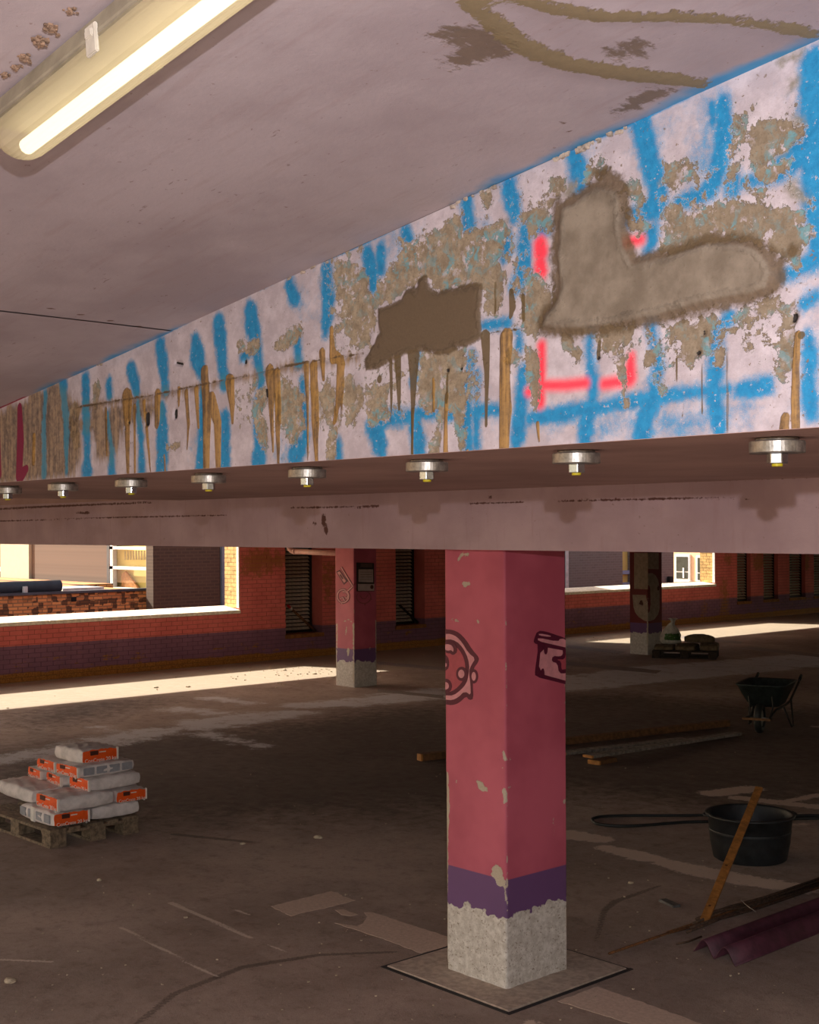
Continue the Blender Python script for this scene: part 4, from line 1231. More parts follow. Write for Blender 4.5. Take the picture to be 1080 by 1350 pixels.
Z2 = lambda pts: zz(pts, 430, 715, 6.75)
keyL = [arc(152, 478, 52, 58, -50, 300), [(135, 222), (238, 392)], [(238, 392), (195, 432)], [(150, 440), (180, 440), (200, 470), (185, 500), (170, 485)], [(128, 500), (150, 490), (165, 520)], [(140, 530), (142, 550)], [(98, 500), (108, 500)]]
bit = [[(98, 265), (122, 252), (186, 345), (160, 365)]]
d1 = decal('key_emblem', [Z2(q) for s in keyL for q in ribbon(s, 22)] + [Z2([(90, 262), (124, 244), (196, 345), (160, 378)])], l2, NY, 0.003, M_EM_D, P2_, origin=QC)
decal('emblem_light', [Z2(q) for s in keyL for q in ribbon(s, 11)] + [Z2([(102, 268), (122, 258), (180, 345), (162, 360)])], l2, NY, 0.006, M_EM_L, d1, origin=QC)
decal('emblem_notch', [Z2([(122, 290), (132, 282), (158, 322), (146, 330)])], l2, NY, 0.008, M_EM_D, d1, origin=QC)
keyR = [arc(335, 488, 64, 56, -130, 210), [(280, 345), (247, 378)], [(262, 410), (285, 440)], [(300, 470), (320, 500), (350, 500), (370, 470)], [(345, 545), (345, 560)], [(400, 505), (408, 508)]]
decal('key_emblem', [Z2(q) for s in keyR for q in ribbon(s, 9)], r2, NX, 0.003, simple('emblem_rose', (150, 74, 78), 0.1, 18, 0.6), P2_, origin=QC)
nb = thing('notice_board', 'dark board with two pale notices on the pillar beside the sunlit strip', 'notice board', r2(472, 776)[0])
NBO = np.array(nb.location)
decal('backing', [Z2([(268, 178), (422, 184), (424, 436), (270, 436)])], r2, NX, 0.014, simple('board_dark', (34, 20, 18), 0.1, 9, 0.6), nb, origin=NBO)
decal('header', [Z2([(305, 186), (405, 190), (405, 224), (300, 222)])], r2, NX, 0.020, simple('board_brown', (88, 66, 60), 0.1, 9, 0.6), nb, origin=NBO)
MP = simple('board_paper', (176, 158, 150), 0.08, 14, 0.7)
pn = decal('notice_sheet', [Z2([(284, 240), (412, 240), (412, 356), (284, 352)])], r2, NX, 0.020, MP, nb, origin=NBO)
MG = simple('print_faint', (120, 100, 96), 0.1, 9, 0.7)
decal('print_lines', [Z2([(296, 262 + k * 22), (400, 262 + k * 22), (400, 266 + k * 22), (296, 266 + k * 22)]) for k in range(4)], r2, NX, 0.022, MG, pn, origin=NBO)
pn = decal('notice_sheet', [Z2([(278, 370), (422, 370), (420, 432), (280, 430)])], r2, NX, 0.020, MP, nb, origin=NBO)
decal('round_mark', [Z2(ell(400, 397, 14, 18))], r2, NX, 0.023, M_INK, pn, origin=NBO)

# third pillar with the large 5
RX0, RX1, RY0, RY1 = -16.43, -15.985, 20.665, 21.125
l3 = on(1, RY0); r3 = on(0, RX1)
CH = strokes([[(853, 793, .8), (854, 810, 1), (854, 835, 1), (853, 850, 0.8)]], l3)
P3 = pillar('concrete_pillar', RX0, RX1, RY0, RY1, 2.95, M_PILLAR5, CH, 'dark red pillar with a large pale number 5 wrapped round its corner', 0.03)
RC = np.array([(RX0 + RX1) / 2, (RY0 + RY1) / 2, 0])
Z3 = lambda pts: zz(pts, 820, 720, 6.75)
M_FIVER = M_FIVE
decal('number_five', [Z3([(110, 60), (233, 60), (233, 385), (110, 380)]), Z3([(96, 432), (214, 434), (222, 480), (222, 520), (233, 520), (233, 672), (200, 662), (150, 630), (120, 590), (104, 540)])], l3, NY, 0.004, M_FIVE, P3, origin=RC)
decal('number_five', [Z3([(234, 60), (326, 60), (326, 205), (234, 203)]), Z3([(234, 243), (270, 240), (300, 262), (322, 300), (334, 370), (334, 560), (320, 610), (290, 650), (250, 668), (234, 668), (234, 600), (246, 580), (256, 520), (252, 380), (244, 350), (234, 345)])], r3, NX, 0.004, M_FIVE, P3, origin=RC)
decal('dark_patch', [Z3([(155, 515), (165, 485), (180, 480), (192, 510), (188, 528)])], l3, NY, 0.006, M_INK, P3, origin=RC)
decal('dark_patch', [Z3([(312, 370), (325, 350), (334, 362), (330, 392), (316, 394)])], r3, NX, 0.006, M_INK, P3, origin=RC)

# ================================================================== anchor bolts under the deep beam
bx = [(1025, 588), (760, 607), (563, 618), (405, 627), (275, 633), (173, 639), (83, 644), (10, 648)]
YBOLT = 2.66
names = ['nearest steel anchor bolt under the painted beam, at the far right', 'second anchor bolt from the right under the painted beam', 'third anchor bolt from the right, hanging above the large pink pillar',
         'fourth anchor bolt from the right under the painted beam', 'fifth anchor bolt from the right under the painted beam', 'sixth anchor bolt from the right under the painted beam',
         'second anchor bolt from the left under the painted beam', 'leftmost anchor bolt under the painted beam, cut by the picture edge']
b0 = None
for i, (px, py) in enumerate(bx):
    d = ray(px, 612)
    t = YBOLT / d[1]
    x = d[0] * t
    if b0 is None:
        b0 = thing('anchor_bolt', names[0], 'bolt', (x, YBOLT, ZB), 0.3, 'anchor bolts under the painted beam')
        bm = bmesh.new()
        r_ = lathe(bm, [(0.0005, 0), (0.048, 0), (0.050, -0.002), (0.050, -0.008), (0.0005, -0.008)], 40)
        bm_obj('pressure_plate', bm, M_STEEL, b0, True)
        bm = bmesh.new()
        lathe(bm, [(0.0005, -0.008), (0.0615, -0.008), (0.0635, -0.010), (0.0635, -0.034), (0.0615, -0.036), (0.0005, -0.036)], 48)
        o = bm_obj('washer', bm, M_STEEL, b0); 
        bm = bmesh.new()
        hx = [(0.0245 * math.cos(math.radians(60 * k + 8)), 0.0245 * math.sin(math.radians(60 * k + 8))) for k in range(6)]
        prism(bm, [(a, b, -0.036) for a, b in hx], (0, 0, -0.024))
        bmesh.ops.bevel(bm, geom=bm.edges[:], offset=0.0015, segments=1, affect='EDGES')
        bm_obj('nut', bm, M_NUT, b0)
        bm = bmesh.new(); lathe(bm, [(0.0125, -0.058), (0.0125, -0.065), (0.0115, -0.0665), (0.0003, -0.0665)], 16)
        o = bm_obj('bolt_end', bm, M_YELLOW, b0); o['label'] = 'yellow marked bolt end'
    else:
        dup(b0, (x, YBOLT, ZB), 0.3 + random.uniform(-0.25, 0.25), names[i], 'anchor bolts under the painted beam')

# ================================================================== ceiling light
p_end, t_end = ceilf(26, 176, 0.062)
ax = Vector((1, 0, CS)).normalized(); yv = Vector((0, 1, 0)); zv = ax.cross(yv).normalized()
if zv.z < 0: zv = -zv
ML = Matrix((tuple(ax), tuple(yv), tuple(zv))).transposed()
LAMP = thing('ceiling_light', 'lit tubular ceiling light with ribbed clear cover and grey tray', 'light', (p_end[0], p_end[1], ceil_z(p_end[0])))
LAMP.rotation_euler = ML.to_euler()
LL = 1.55
# tray
bm = bmesh.new()
sec = [(-0.052, -0.004), (0.052, -0.004), (0.064, -0.048), (0.064, -0.060), (-0.064, -0.060), (-0.064, -0.048)]
va = [bm.verts.new((0.0, a, b)) for a, b in sec]; vb = [bm.verts.new((LL, a, b)) for a, b in sec]
bm.faces.new(va); bm.faces.new(vb[::-1])
for k in range(6):
    bm.faces.new((va[k], va[(k + 1) % 6], vb[(k + 1) % 6], vb[k]))
bmesh.ops.bevel(bm, geom=bm.edges[:], offset=0.006, segments=2, affect='EDGES')
bm_obj('tray', bm, M_HOUSE, LAMP)
# cover: half round, domed end
g = G('clear_cover')
tr = g.t.nodes.new('ShaderNodeBsdfTransparent'); tr.inputs[0].default_value = (1.0, 0.96, 0.86, 1)
tl = g.t.nodes.new('ShaderNodeBsdfTranslucent'); tl.inputs[0].default_value = (0.80, 0.71, 0.53, 1)
df = g.t.nodes.new('ShaderNodeBsdfDiffuse'); df.inputs[0].default_value = (0.42, 0.37, 0.28, 1)
gl = g.t.nodes.new('ShaderNodeBsdfGlossy'); gl.inputs[1].default_value = 0.25
m1 = g.t.nodes.new('ShaderNodeMixShader'); m2 = g.t.nodes.new('ShaderNodeMixShader'); m3 = g.t.nodes.new('ShaderNodeMixShader')
m1.inputs[0].default_value = 0.45; g.t.links.new(tl.outputs[0], m1.inputs[1]); g.t.links.new(df.outputs[0], m1.inputs[2])
m2.inputs[0].default_value = 0.58; g.t.links.new(tr.outputs[0], m2.inputs[1]); g.t.links.new(m1.outputs[0], m2.inputs[2])
m3.inputs[0].default_value = 0.06; g.t.links.new(m2.outputs[0], m3.inputs[1]); g.t.links.new(gl.outputs[0], m3.inputs[2])
g.t.links.new(m3.outputs[0], g.t.nodes['Material Output'].inputs[0])
M_COVER = g.m
bm = bmesh.new()
rings = []
RX, RZ = 0.062, 0.062
for xx, s in [(-0.045, 0.35), (-0.036, 0.62), (-0.022, 0.84), (-0.006, 0.96), (0.012, 1.0)] + [(0.012 + (LL - 0.012) * k / 30, 1.0) for k in range(1, 31)]:
    rings.append([bm.verts.new((xx, RX * s * math.cos(math.pi * k / 36), -0.058 - (0.0 if s == 1 else 0) - RZ * s * math.sin(math.pi * k / 36) * (1 + 0.012 * (k % 2)))) for k in range(37)])
for a, b in zip(rings, rings[1:]):
    for k in range(36):
        bm.faces.new((a[k], a[k + 1], b[k + 1], b[k]))
bm.faces.new(rings[0])
bm_obj('ribbed_cover', bm, M_COVER, LAMP)
gE = G('lit_tube')
gE.b.inputs['Emission Color'].default_value = (1.0, 0.90, 0.66, 1)
gE.b.inputs['Emission Strength'].default_value = 3.0
tube_obj('tube', [(0.0, 0.010, -0.090), (LL - 0.04, 0.010, -0.090)], 0.0165, gE.m, LAMP, 14)
box_obj('reflector', (0.0, LL, -0.05, 0.05, -0.062, -0.0605), M_HOUSE, LAMP)
M_CLIP = simple('clip_plastic', (196, 190, 176), 0.1, 20, 0.5)
for xx in (0.42, 1.10):
    for s in (-1, 1):
        box_obj('cover_clip', (xx - 0.018, xx + 0.018, s * 0.0655 - 0.004, s * 0.0655 + 0.004, -0.085, -0.03), M_CLIP, LAMP, 0.002)
        box_obj('cover_clip', (xx - 0.012, xx + 0.012, s * 0.069 - 0.005, s * 0.069 + 0.005, -0.055, -0.04), M_CLIP, LAMP, 0.002)
# tufts of old web and dirt along the tray
for k, (px, py, s) in enumerate(((6, 96, .009), (20, 86, .009), (32, 72, .012), (52, 50, .016), (68, 32, .013), (92, 12, .010))):
    p, t = ceilf(px, py, 0.0)
    bm = bmesh.new()
    for j in range(26):
        a = random.random() * 6.28; rr = s * abs(random.gauss(0, 0.6)); h = random.uniform(0, s * 0.9)
        q = (rr * math.cos(a), rr * math.sin(a), -h)
        b = s * random.uniform(0.12, 0.3)
        box(bm, q[0] - b, q[0] + b, q[1] - b, q[1] + b, q[2] - b * .7, min(q[2] + b * .7, 0.004), jit=b * 0.5)
    tx = ('tiny brown dirt tuft on the ceiling beside the light, lowest of the row', 'second dirt tuft up beside the light tray', 'third dirt tuft up beside the light tray',
          'large brown web tuft midway along the light tray', 'pale tuft of old web above the light tray', 'topmost dirt tuft near the cover clip of the light')[k]
    o = bm_obj('web_tuft', bm, M_CLUMP); o.location = (p[0], p[1], ceil_z(p[0])); tag(o, tx, 'dirt', 'dirt tufts beside the ceiling light')

# ================================================================== pallets


def make_pallet(label, loc, rz, mat):
    """euro pallet, 1.2 along local -X, 0.8 along local Y, corner at the origin"""
    t = thing('pallet', label, 'pallet', loc, rz, 'wooden pallets')
    A = 1.2; B = 0.8
    j = lambda: random.uniform(-0.004, 0.004)
    for y in (0.0, 0.35, 0.655):                           # bottom runners along X
        box_obj('bottom_board', (-A, 0, y + j(), y + 0.145 + j(), 0.0, 0.022), mat, t, 0.002)
    for y in (0.0, 0.35, 0.655):
        for x in (-0.145, -0.6725, -1.2):
            box_obj('block', (x + j(), x + 0.145, y + 0.003 + j(), y + 0.142, 0.022, 0.100), mat, t, 0.002)
    for x in (-0.145, -0.6725, -1.2):
        box_obj('stringer_board', (x, x + 0.145 + j(), 0, B, 0.100, 0.122), mat, t, 0.002)
    for y in (0.0, 0.166, 0.3275, 0.51, 0.655):
        box_obj('deck_board', (-A + j(), j(), y, y + (0.145 if y in (0.0, 0.3275, 0.655) else 0.10), 0.122, 0.144), mat, t, 0.002)
    return t


pc = ground(66, 1119.5)[0]
PAL = make_pallet('wooden pallet on the left loaded with orange and white concrete sacks', (pc[0], pc[1], 0), 0.02, M_WOOD)

# ---- sacks: a soft white body, orange printed ends with lettering
td = bpy.data.curves.new('lettering', 'FONT'); td.body = 'ConCrete 20 kg'; td.size = 0.052; td.align_x = 'CENTER'; td.extrude = 0.0006
to = bpy.data.objects.new('lettering', td); COL.objects.link(to)
bpy.context.view_layer.update()
LET = bpy.data.meshes.new_from_object(to.evaluated_get(bpy.context.evaluated_depsgraph_get()))
bpy.data.objects.remove(to)
LET.materials.clear(); LET.materials.append(M_WHITE)
LET.transform(Matrix(((0, 0, 1, 0), (1, 0, 0, 0), (0, 1, 0, 0), (0, 0, 0, 1))))


def sack_shape(L, W, H, seed, NX_=26, NY_=18, NZ_=8):
    r = np.random.default_rng(seed)
    bm = bmesh.new()
    bmesh.ops.create_cube(bm, size=2.0)
    me = None
    def surf(p):
        x, y, z = p
        k = 0.30
        sx = x * math.sqrt(max(0, 1 - y * y / 2 - z * z / 2 + y * y * z * z / 3))
        sy = y * math.sqrt(max(0, 1 - z * z / 2 - x * x / 2 + z * z * x * x / 3))
        sz = z * math.sqrt(max(0, 1 - x * x / 2 - y * y / 2 + x * x * y * y / 3))
        q = np.array([x * (1 - 0.10) + sx * 0.10, y * (1 - k) + sy * k, z * (1 - k) + sz * k])
        fat = 1.0 - 0.16 * abs(x) ** 4 - 0.10 * abs(y) ** 4
        return np.array([q[0] * L / 2, q[1] * W / 2, (q[2] * fat) * H / 2])
    bm.free()
    faces_body, faces_end, V, idx = [], {1: [], -1: []}, [], {}
    def vid(i, j, k):
        key = (i, j, k)
        if key not in idx:
            x = -1 + 2 * i / NX_; y = -1 + 2 * j / NY_; z = -1 + 2 * k / NZ_
            p = surf((x, y, z))
            n = math.sin(x * 9 + y * 4 + seed) * math.sin(y * 7 - x * 3 + seed * 2.1) * 0.006 * (1 - abs(x) * 0.6)
            n += 0.003 * math.sin(13 * x + 17 * y + seed * 3 + 2 * math.sin(5 * y + seed)) * (abs(z) > 0.5)
            p[2] += n * (1 if z > 0 else 0.25)
            p[1] += 0.0022 * math.sin(7 * x + seed * 2.3 + 3 * z) * (abs(y) > 0.8)
            idx[key] = len(V); V.append(p)
        return idx[key]
    for j in range(NY_):
        for k in range(NZ_):
            faces_end[1].append((vid(NX_, j, k), vid(NX_, j + 1, k), vid(NX_, j + 1, k + 1), vid(NX_, j, k + 1)))
            faces_end[-1].append((vid(0, j, k), vid(0, j, k + 1), vid(0, j + 1, k + 1), vid(0, j + 1, k)))
    for i in range(NX_):
        for k in range(NZ_):
            faces_body.append((vid(i, 0, k), vid(i + 1, 0, k), vid(i + 1, 0, k + 1), vid(i, 0, k + 1)))
            faces_body.append((vid(i, NY_, k), vid(i, NY_, k + 1), vid(i + 1, NY_, k + 1), vid(i + 1, NY_, k)))
        for j in range(NY_):
            faces_body.append((vid(i, j, 0), vid(i, j + 1, 0), vid(i + 1, j + 1, 0), vid(i + 1, j, 0)))
            faces_body.append((vid(i, j, NZ_), vid(i + 1, j, NZ_), vid(i + 1, j + 1, NZ_), vid(i, j + 1, NZ_)))
    return V, faces_body, faces_end


def sub(name, V, faces, mat, parent, push=(0, 0, 0), sh=True):
    use = sorted({i for f in faces for i in f}); mp = {i: k for k, i in enumerate(use)}
    return py_obj(name, [V[i] + np.array(push) for i in use], [tuple(mp[i] for i in f) for f in faces], mat, parent, sh)


def sack(label, cx, cy, z, rz, L, W, H, seed, tail=False):
    t = thing('cement_sack', label, 'sack', (cx, cy, z), rz, 'sacks on the left pallet')
    V, fb, fe = sack_shape(L, W, H, seed)
    V = [v + np.array([0, 0, H / 2]) for v in V]
    sub('body', V, fb, M_BAG, t)
    for s in (1, -1):
        if seed in (2, 4):
            sub('end_flap', V, fe[s], M_BAG, t)
            continue
        e = sub('end_flap', V, fe[s], M_ORANGE, t, (0, 0, 0))
        if s == 1:
            e['label'] = 'orange printed end'
            o = bpy.data.objects.new('lettering', LET); COL.objects.link(o); o.parent = e
            o.location = (L / 2 + 0.0015, 0.0, H * 0.13)
            k = W / 0.42
            o.scale = (1, k, k)
            box_obj('printed_block', (L / 2 - 0.012, L / 2 + 0.0015, -W * 0.26, -W * 0.06, H * 0.56, H * 0.82), M_INK, e)
            box_obj('printed_word', (L / 2 - 0.012, L / 2 + 0.0015, -W * 0.03, W * 0.14, H * 0.68, H * 0.74), M_WHITE, e)
            # white turned-over seam at one side of the flap
            box_obj('flap_seam', (L / 2 - 0.02, L / 2 + 0.004, W * 0.435, W * 0.475, H * 0.12, H * 0.88), M_WHITE, t, 0.003)
    return t


ox, oy = pc[0], pc[1]
HPI = math.pi / 2
D0 = 0.144
SACKS = [
    ('lowest sack at the front pallet corner, orange end facing right', -0.32, 0.2, D0, 0.0, 0.6, 0.33, 0.128, 1),
    ('lowest white sack at the right edge of the pallet, end hidden', -0.2, 0.61, D0, HPI, 0.44, 0.32, 0.12, 2),
    ('second-layer sack over the front corner, orange end facing left', -0.22, 0.33, D0 + .113, -HPI, 0.5, 0.42, 0.132, 3),
    ('long white sack along the left side, second layer, smooth side out', -0.8, 0.27, D0 + .116, math.pi, 0.68, 0.42, 0.13, 4),
    ('second-layer sack at the right edge, orange end facing right', -0.24, 0.745, D0 + .108, 0.0, 0.42, 0.3, 0.118, 5),
    ('third-layer sack at the right front, long white side and small orange end', -0.25, 0.62, D0 + .226, -HPI + 0.06, 0.5, 0.33, 0.122, 6),
    ('third-layer sack in the middle of the left side, tilted orange end with white fold', -0.58, 0.56, D0 + .228, -HPI - 0.10, 0.46, 0.36, 0.102, 7),
    ('third-layer sack furthest left, tilted orange end', -0.93, 0.56, D0 + .228, -HPI - 0.10, 0.46, 0.34, 0.102, 8),
    ('fourth-layer sack with orange end and grey printed folded side', -0.34, 0.58, D0 + .334, -HPI + 0.05, 0.54, 0.38, 0.112, 9),
    ('fourth-layer sack on the left behind, upright orange end', -0.74, 0.58, D0 + .322, -HPI, 0.5, 0.36, 0.112, 10),
    ('topmost sack of the pile, orange end facing right and white left side', -0.46, 0.56, D0 + .430, 0.04, 0.46, 0.36, 0.132, 11),
]
for s in SACKS:
    lab, dx, dy, z, rz, L, W, H, seed = s
    t = sack(lab, ox + dx, oy + dy, z, rz, L, W, H, seed)
    if seed == 9:   # grey printed panel along the folded side
        for k in range(4):
            box_obj('printed_panel', (-0.24 + k * 0.12, -0.14 + k * 0.12, W / 2 - 0.012, W / 2 + 0.0005, H * 0.25, H * 0.78), M_PRINT, t, 0.004)
    if seed == 1:
        for k in range(4):
            box_obj('printed_panel', (-0.28 + k * 0.14, -0.18 + k * 0.14, -W / 2 - 0.0005, -W / 2 + 0.012, H * 0.25, H * 0.78), M_PRINT, t, 0.004)
        box_obj('paper_fold', (-0.09, -0.02, -W / 2 - 0.002, -W / 2 + 0.02, H * 0.05, H * 0.95), M_WHITE, t, 0.006)

# ---- far pallet with sandbags
fa = ground(944.4, 869.6)[0]; fb_ = ground(877, 868)[0]
dv = fa - fb_
FP = make_pallet('dark pallet with slumped sandbags beside the pillar numbered 5', (fa[0], fa[1], 0), math.atan2(dv[1], dv[0]), simple('dark_pallet_wood', (52, 40, 30), 0.3, 20, 0.9))
dv /= np.linalg.norm(dv); dn = np.array([-dv[1], dv[0], 0])


def lump(name, label, at, rz, L, W, H, seed, mat, tip=0.0):
    t = thing(name, label, 'sandbag', at, rz, 'bags on the far pallet')
    V, fb, fe = sack_shape(L, W, H, seed, 18, 12, 6)
    V = [v + np.array([0, 0, H / 2]) for v in V]
    for v in V:
        v[2] = max(0.0, v[2] - 0.25 * H * (abs(v[0]) / (L / 2)) ** 2 * (v[2] / H))
    sub('body', V, fb + fe[1] + fe[-1], mat, t)
    return t


def fpos(a, b, z):
    p = fa - dv * a + dn * b
    return (p[0], p[1], z)


rzp = math.atan2(dv[1], dv[0])
lump('sandbag', 'flat dark sandbag at the left end of the far pallet', fpos(0.99, 0.36, 0.144), rzp + HPI, 0.62, 0.38, 0.10, 21, M_SACK)
lump('sandbag', 'pale sandbag lying across the middle of the far pallet', fpos(0.56, 0.34, 0.144), rzp + 1.5, 0.66, 0.40, 0.13, 22, M_SACK)
lump('sandbag', 'brown sandbag hanging over the right end of the far pallet', fpos(0.15, 0.40, 0.144), rzp + 1.6, 0.70, 0.36, 0.15, 23, M_SACK)
lump('sandbag', 'rounded sandbag lying on top, right of the white plastic bag', fpos(0.34, 0.42, 0.282), rzp + 0.2, 0.56, 0.34, 0.16, 24, M_SACK)
wb = thing('plastic_bag', 'white plastic bag with green print and twisted neck on the far pallet', 'bag', fpos(0.88, 0.40, 0.252), 0)
bm = bmesh.new()
prof = [(0.001, 0), (0.15, 0.0), (0.19, 0.05), (0.18, 0.16), (0.13, 0.27), (0.07, 0.36), (0.035, 0.42), (0.05, 0.46), (0.09, 0.49), (0.001, 0.47)]
lathe(bm, prof, 20)
for v in bm.verts:
    a = math.atan2(v.co.y, v.co.x); k = 1 + 0.14 * math.sin(a * 5 + v.co.z * 14) + 0.08 * math.sin(a * 9)
    v.co.x *= k; v.co.y *= k
    if v.co.z > 0.4: v.co.x += 0.05
bm_obj('body', bm, M_PLASTIC, wb, True)
bm = bmesh.new()
for k in range(9):
    a = math.atan2(-Fw[1], -Fw[0]) - 0.7 + k * 0.17
    for z in (0.10, 0.14, 0.18):
        r_ = 0.205 - max(0, z - 0.12) * 0.3
        q = Vector((r_ * math.cos(a), r_ * math.sin(a), z + random.uniform(-.01, .01)))
        box(bm, q.x - .016, q.x + .016, q.y - .016, q.y + .016, q.z - .02, q.z + .02, jit=0.006)
bm_obj('green_print', bm, M_GREEN, wb)

# ================================================================== planks


def plank(label, p0, p1, w_, th, mat, z=0.0, z1=None, tipmat=None):
    a = ground(*p0)[0]; b = ground(*p1)[0]
    d = b - a; L = float(np.linalg.norm(d)); rz = math.atan2(d[1], d[0])
    t = thing('plank', label, 'plank', (a[0], a[1], z), rz, 'planks lying behind the large pillar')
    bm = bmesh.new()
    r = bmesh.ops.create_grid(bm, x_segments=14, y_segments=1, size=0.5)
    bm.free()
    bm = bmesh.new(); box(bm, 0.02, L, -w_ / 2, w_ / 2, 0, th, bevel=0.003)
    bm_obj('board', bm, mat, t)
    bm = bmesh.new(); box(bm, -0.004, 0.02, -w_ / 2 + 0.001, w_ / 2 - 0.001, 0.001, th - 0.001, bevel=0.002)
    o = bm_obj('end_grain', bm, M_PINE, t); o['label'] = 'pale sawn end'
    if z1 is not None:
        t.rotation_euler = (0, -math.atan2(z1 - z, L), rz)
    return t


plank('long brown plank reaching left past the large pillar', (553, 1003), (960, 957), 0.09, 0.075, M_PLANKB)
plank('short grey plank behind the large pillar', (740, 995), (902, 976), 0.14, 0.03, M_PLANK)
plank('grey plank nearest the pillar, lying over a short batten', (775, 1005), (972, 969), 0.14, 0.03, M_PLANK, 0.047, 0.004)
plank('short pale batten under the nearest grey plank', (783, 1008), (806, 1003), 0.16, 0.045, M_PLANKB)

# ================================================================== mortar tub and stick
bc = ground(989, 1131)[0]
TB = thing('mortar_tub', 'round black plastic mortar tub standing right of the pillar', 'tub', bc)
bm = bmesh.new()
HT = 0.345
lathe(bm, [(0.001, 0.0), (0.255, 0.0), (0.272, 0.012), (0.292, 0.12), (0.294, 0.125), (0.312, HT - 0.02), (0.330, HT - 0.02), (0.334, HT - 0.008), (0.328, HT), (0.312, HT), (0.302, HT - 0.012), (0.284, 0.12), (0.262, 0.02), (0.001, 0.014)], 56)
bm_obj('body', bm, M_TUB, TB, True)
bm = bmesh.new()
lathe(bm, [(0.3005, 0.205), (0.3045, 0.209), (0.3055, 0.221), (0.3035, 0.226)], 56)
bm_obj('rib', bm, M_TUB, TB)
for s in (0, math.pi):
    a = s + 0.9
    bm = bmesh.new()
    tube(bm, [((0.325 + o_) * math.cos(a + d), (0.325 + o_) * math.sin(a + d), HT - 0.012) for d, o_ in ((-0.16, 0), (-0.10, 0.022), (0, 0.028), (0.10, 0.022), (0.16, 0))], 0.008, 6)
    bm_obj('handle', bm, M_TUB, TB, True)
sb = ground(929, 1216)[0]
d = ray(983.5, 1083); t = (HT + 0.015 - EYE) / d[2]; sc = CAM + t * d
# the stick leans on the near rim: slide the contact to the rim circle
v = sc[:2] - bc[:2]; v = v / np.linalg.norm(v) * 0.345
sc = np.array([bc[0] + v[0], bc[1] + v[1], HT + 0.010])
dd = sc - sb; dd /= np.linalg.norm(dd)
best = min(np.linspace(0.5, 2.0, 300), key=lambda L: abs((HOR - FPX * ((sb + dd * L - CAM) @ Up) / ((sb + dd * L - CAM) @ Fw)) - 1019))
ST = thing('wooden_stick', 'yellow wooden batten leaning on the rim of the black tub', 'stick', sb)
bm = bmesh.new(); box(bm, -0.028, 0.028, -0.011, 0.011, 0.0, best, bevel=0.002)
zax = Vector(dd); xax = Vector(tuple(Rt0)); xax = (xax - zax * xax.dot(zax)).normalized(); yax = zax.cross(xax)
R4 = Matrix((tuple(xax), tuple(yax), tuple(zax))).transposed().to_4x4()
bmesh.ops.transform(bm, matrix=Matrix.Translation((0, 0, 0.012)) @ R4, verts=bm.verts[:])
bm_obj('batten', bm, M_PINE, ST)
bm = bmesh.new()
for h in (0.16, 0.71):
    box(bm, -0.010, 0.006, -0.0122, -0.0108, h, h + 0.016)
    box(bm, -0.010, 0.006, 0.0108, 0.0122, h, h + 0.016)
bmesh.ops.transform(bm, matrix=Matrix.Translation((0, 0, 0.012)) @ R4, verts=bm.verts[:])
bm_obj('knot', bm, simple('wood_knot', (92, 48, 22), 0.2, 40, 0.8), ST)

# ================================================================== wheelbarrow
wc = ground(1002, 966)[0]
ang = math.atan2((Fw * 0.89 + Rt0 * 0.46)[1], (Fw * 0.89 + Rt0 * 0.46)[0])
WB = thing('wheelbarrow', 'dark metal wheelbarrow with its wheel towards us, at the right', 'wheelbarrow', wc, ang)
WB.scale = (0.9, 0.88, 0.95)


def rrect(x0, x1, w_, z, r=0.08, n=5):
    out = []
    for cx, cy, a0 in ((x1 - r, w_ / 2 - r, 0), (x0 + r, w_ / 2 - r, 90), (x0 + r, -w_ / 2 + r, 180), (x1 - r, -w_ / 2 + r, 270)):
        for j in range(n):
            a = math.radians(a0 + 90 * j / (n - 1))
            out.append((cx + r * math.cos(a), cy + r * math.sin(a), z))
    return out


bm = bmesh.new()
secs = [rrect(0.26, 0.68, 0.36, 0.30, 0.05), rrect(0.20, 0.74, 0.42, 0.32, 0.07), rrect(-0.02, 0.90, 0.66, 0.585, 0.12), rrect(-0.05, 0.92, 0.70, 0.60, 0.13), rrect(-0.05, 0.92, 0.70, 0.612, 0.13),
        rrect(-0.01, 0.89, 0.64, 0.598, 0.11), rrect(0.21, 0.73, 0.40, 0.335, 0.06)]
rg = [[bm.verts.new(p) for p in s] for s in secs]
for a, b in zip(rg, rg[1:]):
    n = len(a)
    for k in range(n):
        bm.faces.new((a[k], a[(k + 1) % n], b[(k + 1) % n], b[k]))
bm.faces.new(rg[0][::-1]); bm.faces.new(rg[-1])
bm_obj('tray', bm, M_BARROW, WB, True)
# wheel
bm = bmesh.new()
R_ = 0.19
prof = [(-0.045, R_ - 0.075), (-0.052, R_ - 0.045), (-0.042, R_ - 0.012), (-0.02, R_), (0.02, R_), (0.042, R_ - 0.012), (0.052, R_ - 0.045), (0.045, R_ - 0.075)]
rg = []
for k in range(36):
    a = 2 * math.pi * k / 36
    rg.append([bm.verts.new((r * math.sin(a), y, R_ - 0.0005 + r * math.cos(a))) for y, r in prof])
for k in range(36):
    a, b = rg[k], rg[(k + 1) % 36]
    for j in range(len(prof)):
        bm.faces.new((a[j], a[(j + 1) % 8], b[(j + 1) % 8], b[j]))
wh = bm_obj('tyre', bm, M_RUBBER, WB, True)
bm = bmesh.new()
r2_ = bmesh.ops.create_cone(bm, cap_ends=True, segments=28, radius1=R_ - 0.072, radius2=R_ - 0.072, depth=0.05)
bmesh.ops.transform(bm, matrix=Matrix.Translation((0, 0, R_)) @ Matrix.Rotation(HPI, 4, 'X'), verts=bm.verts[:])
bm_obj('rim', bm, M_STEEL, wh)
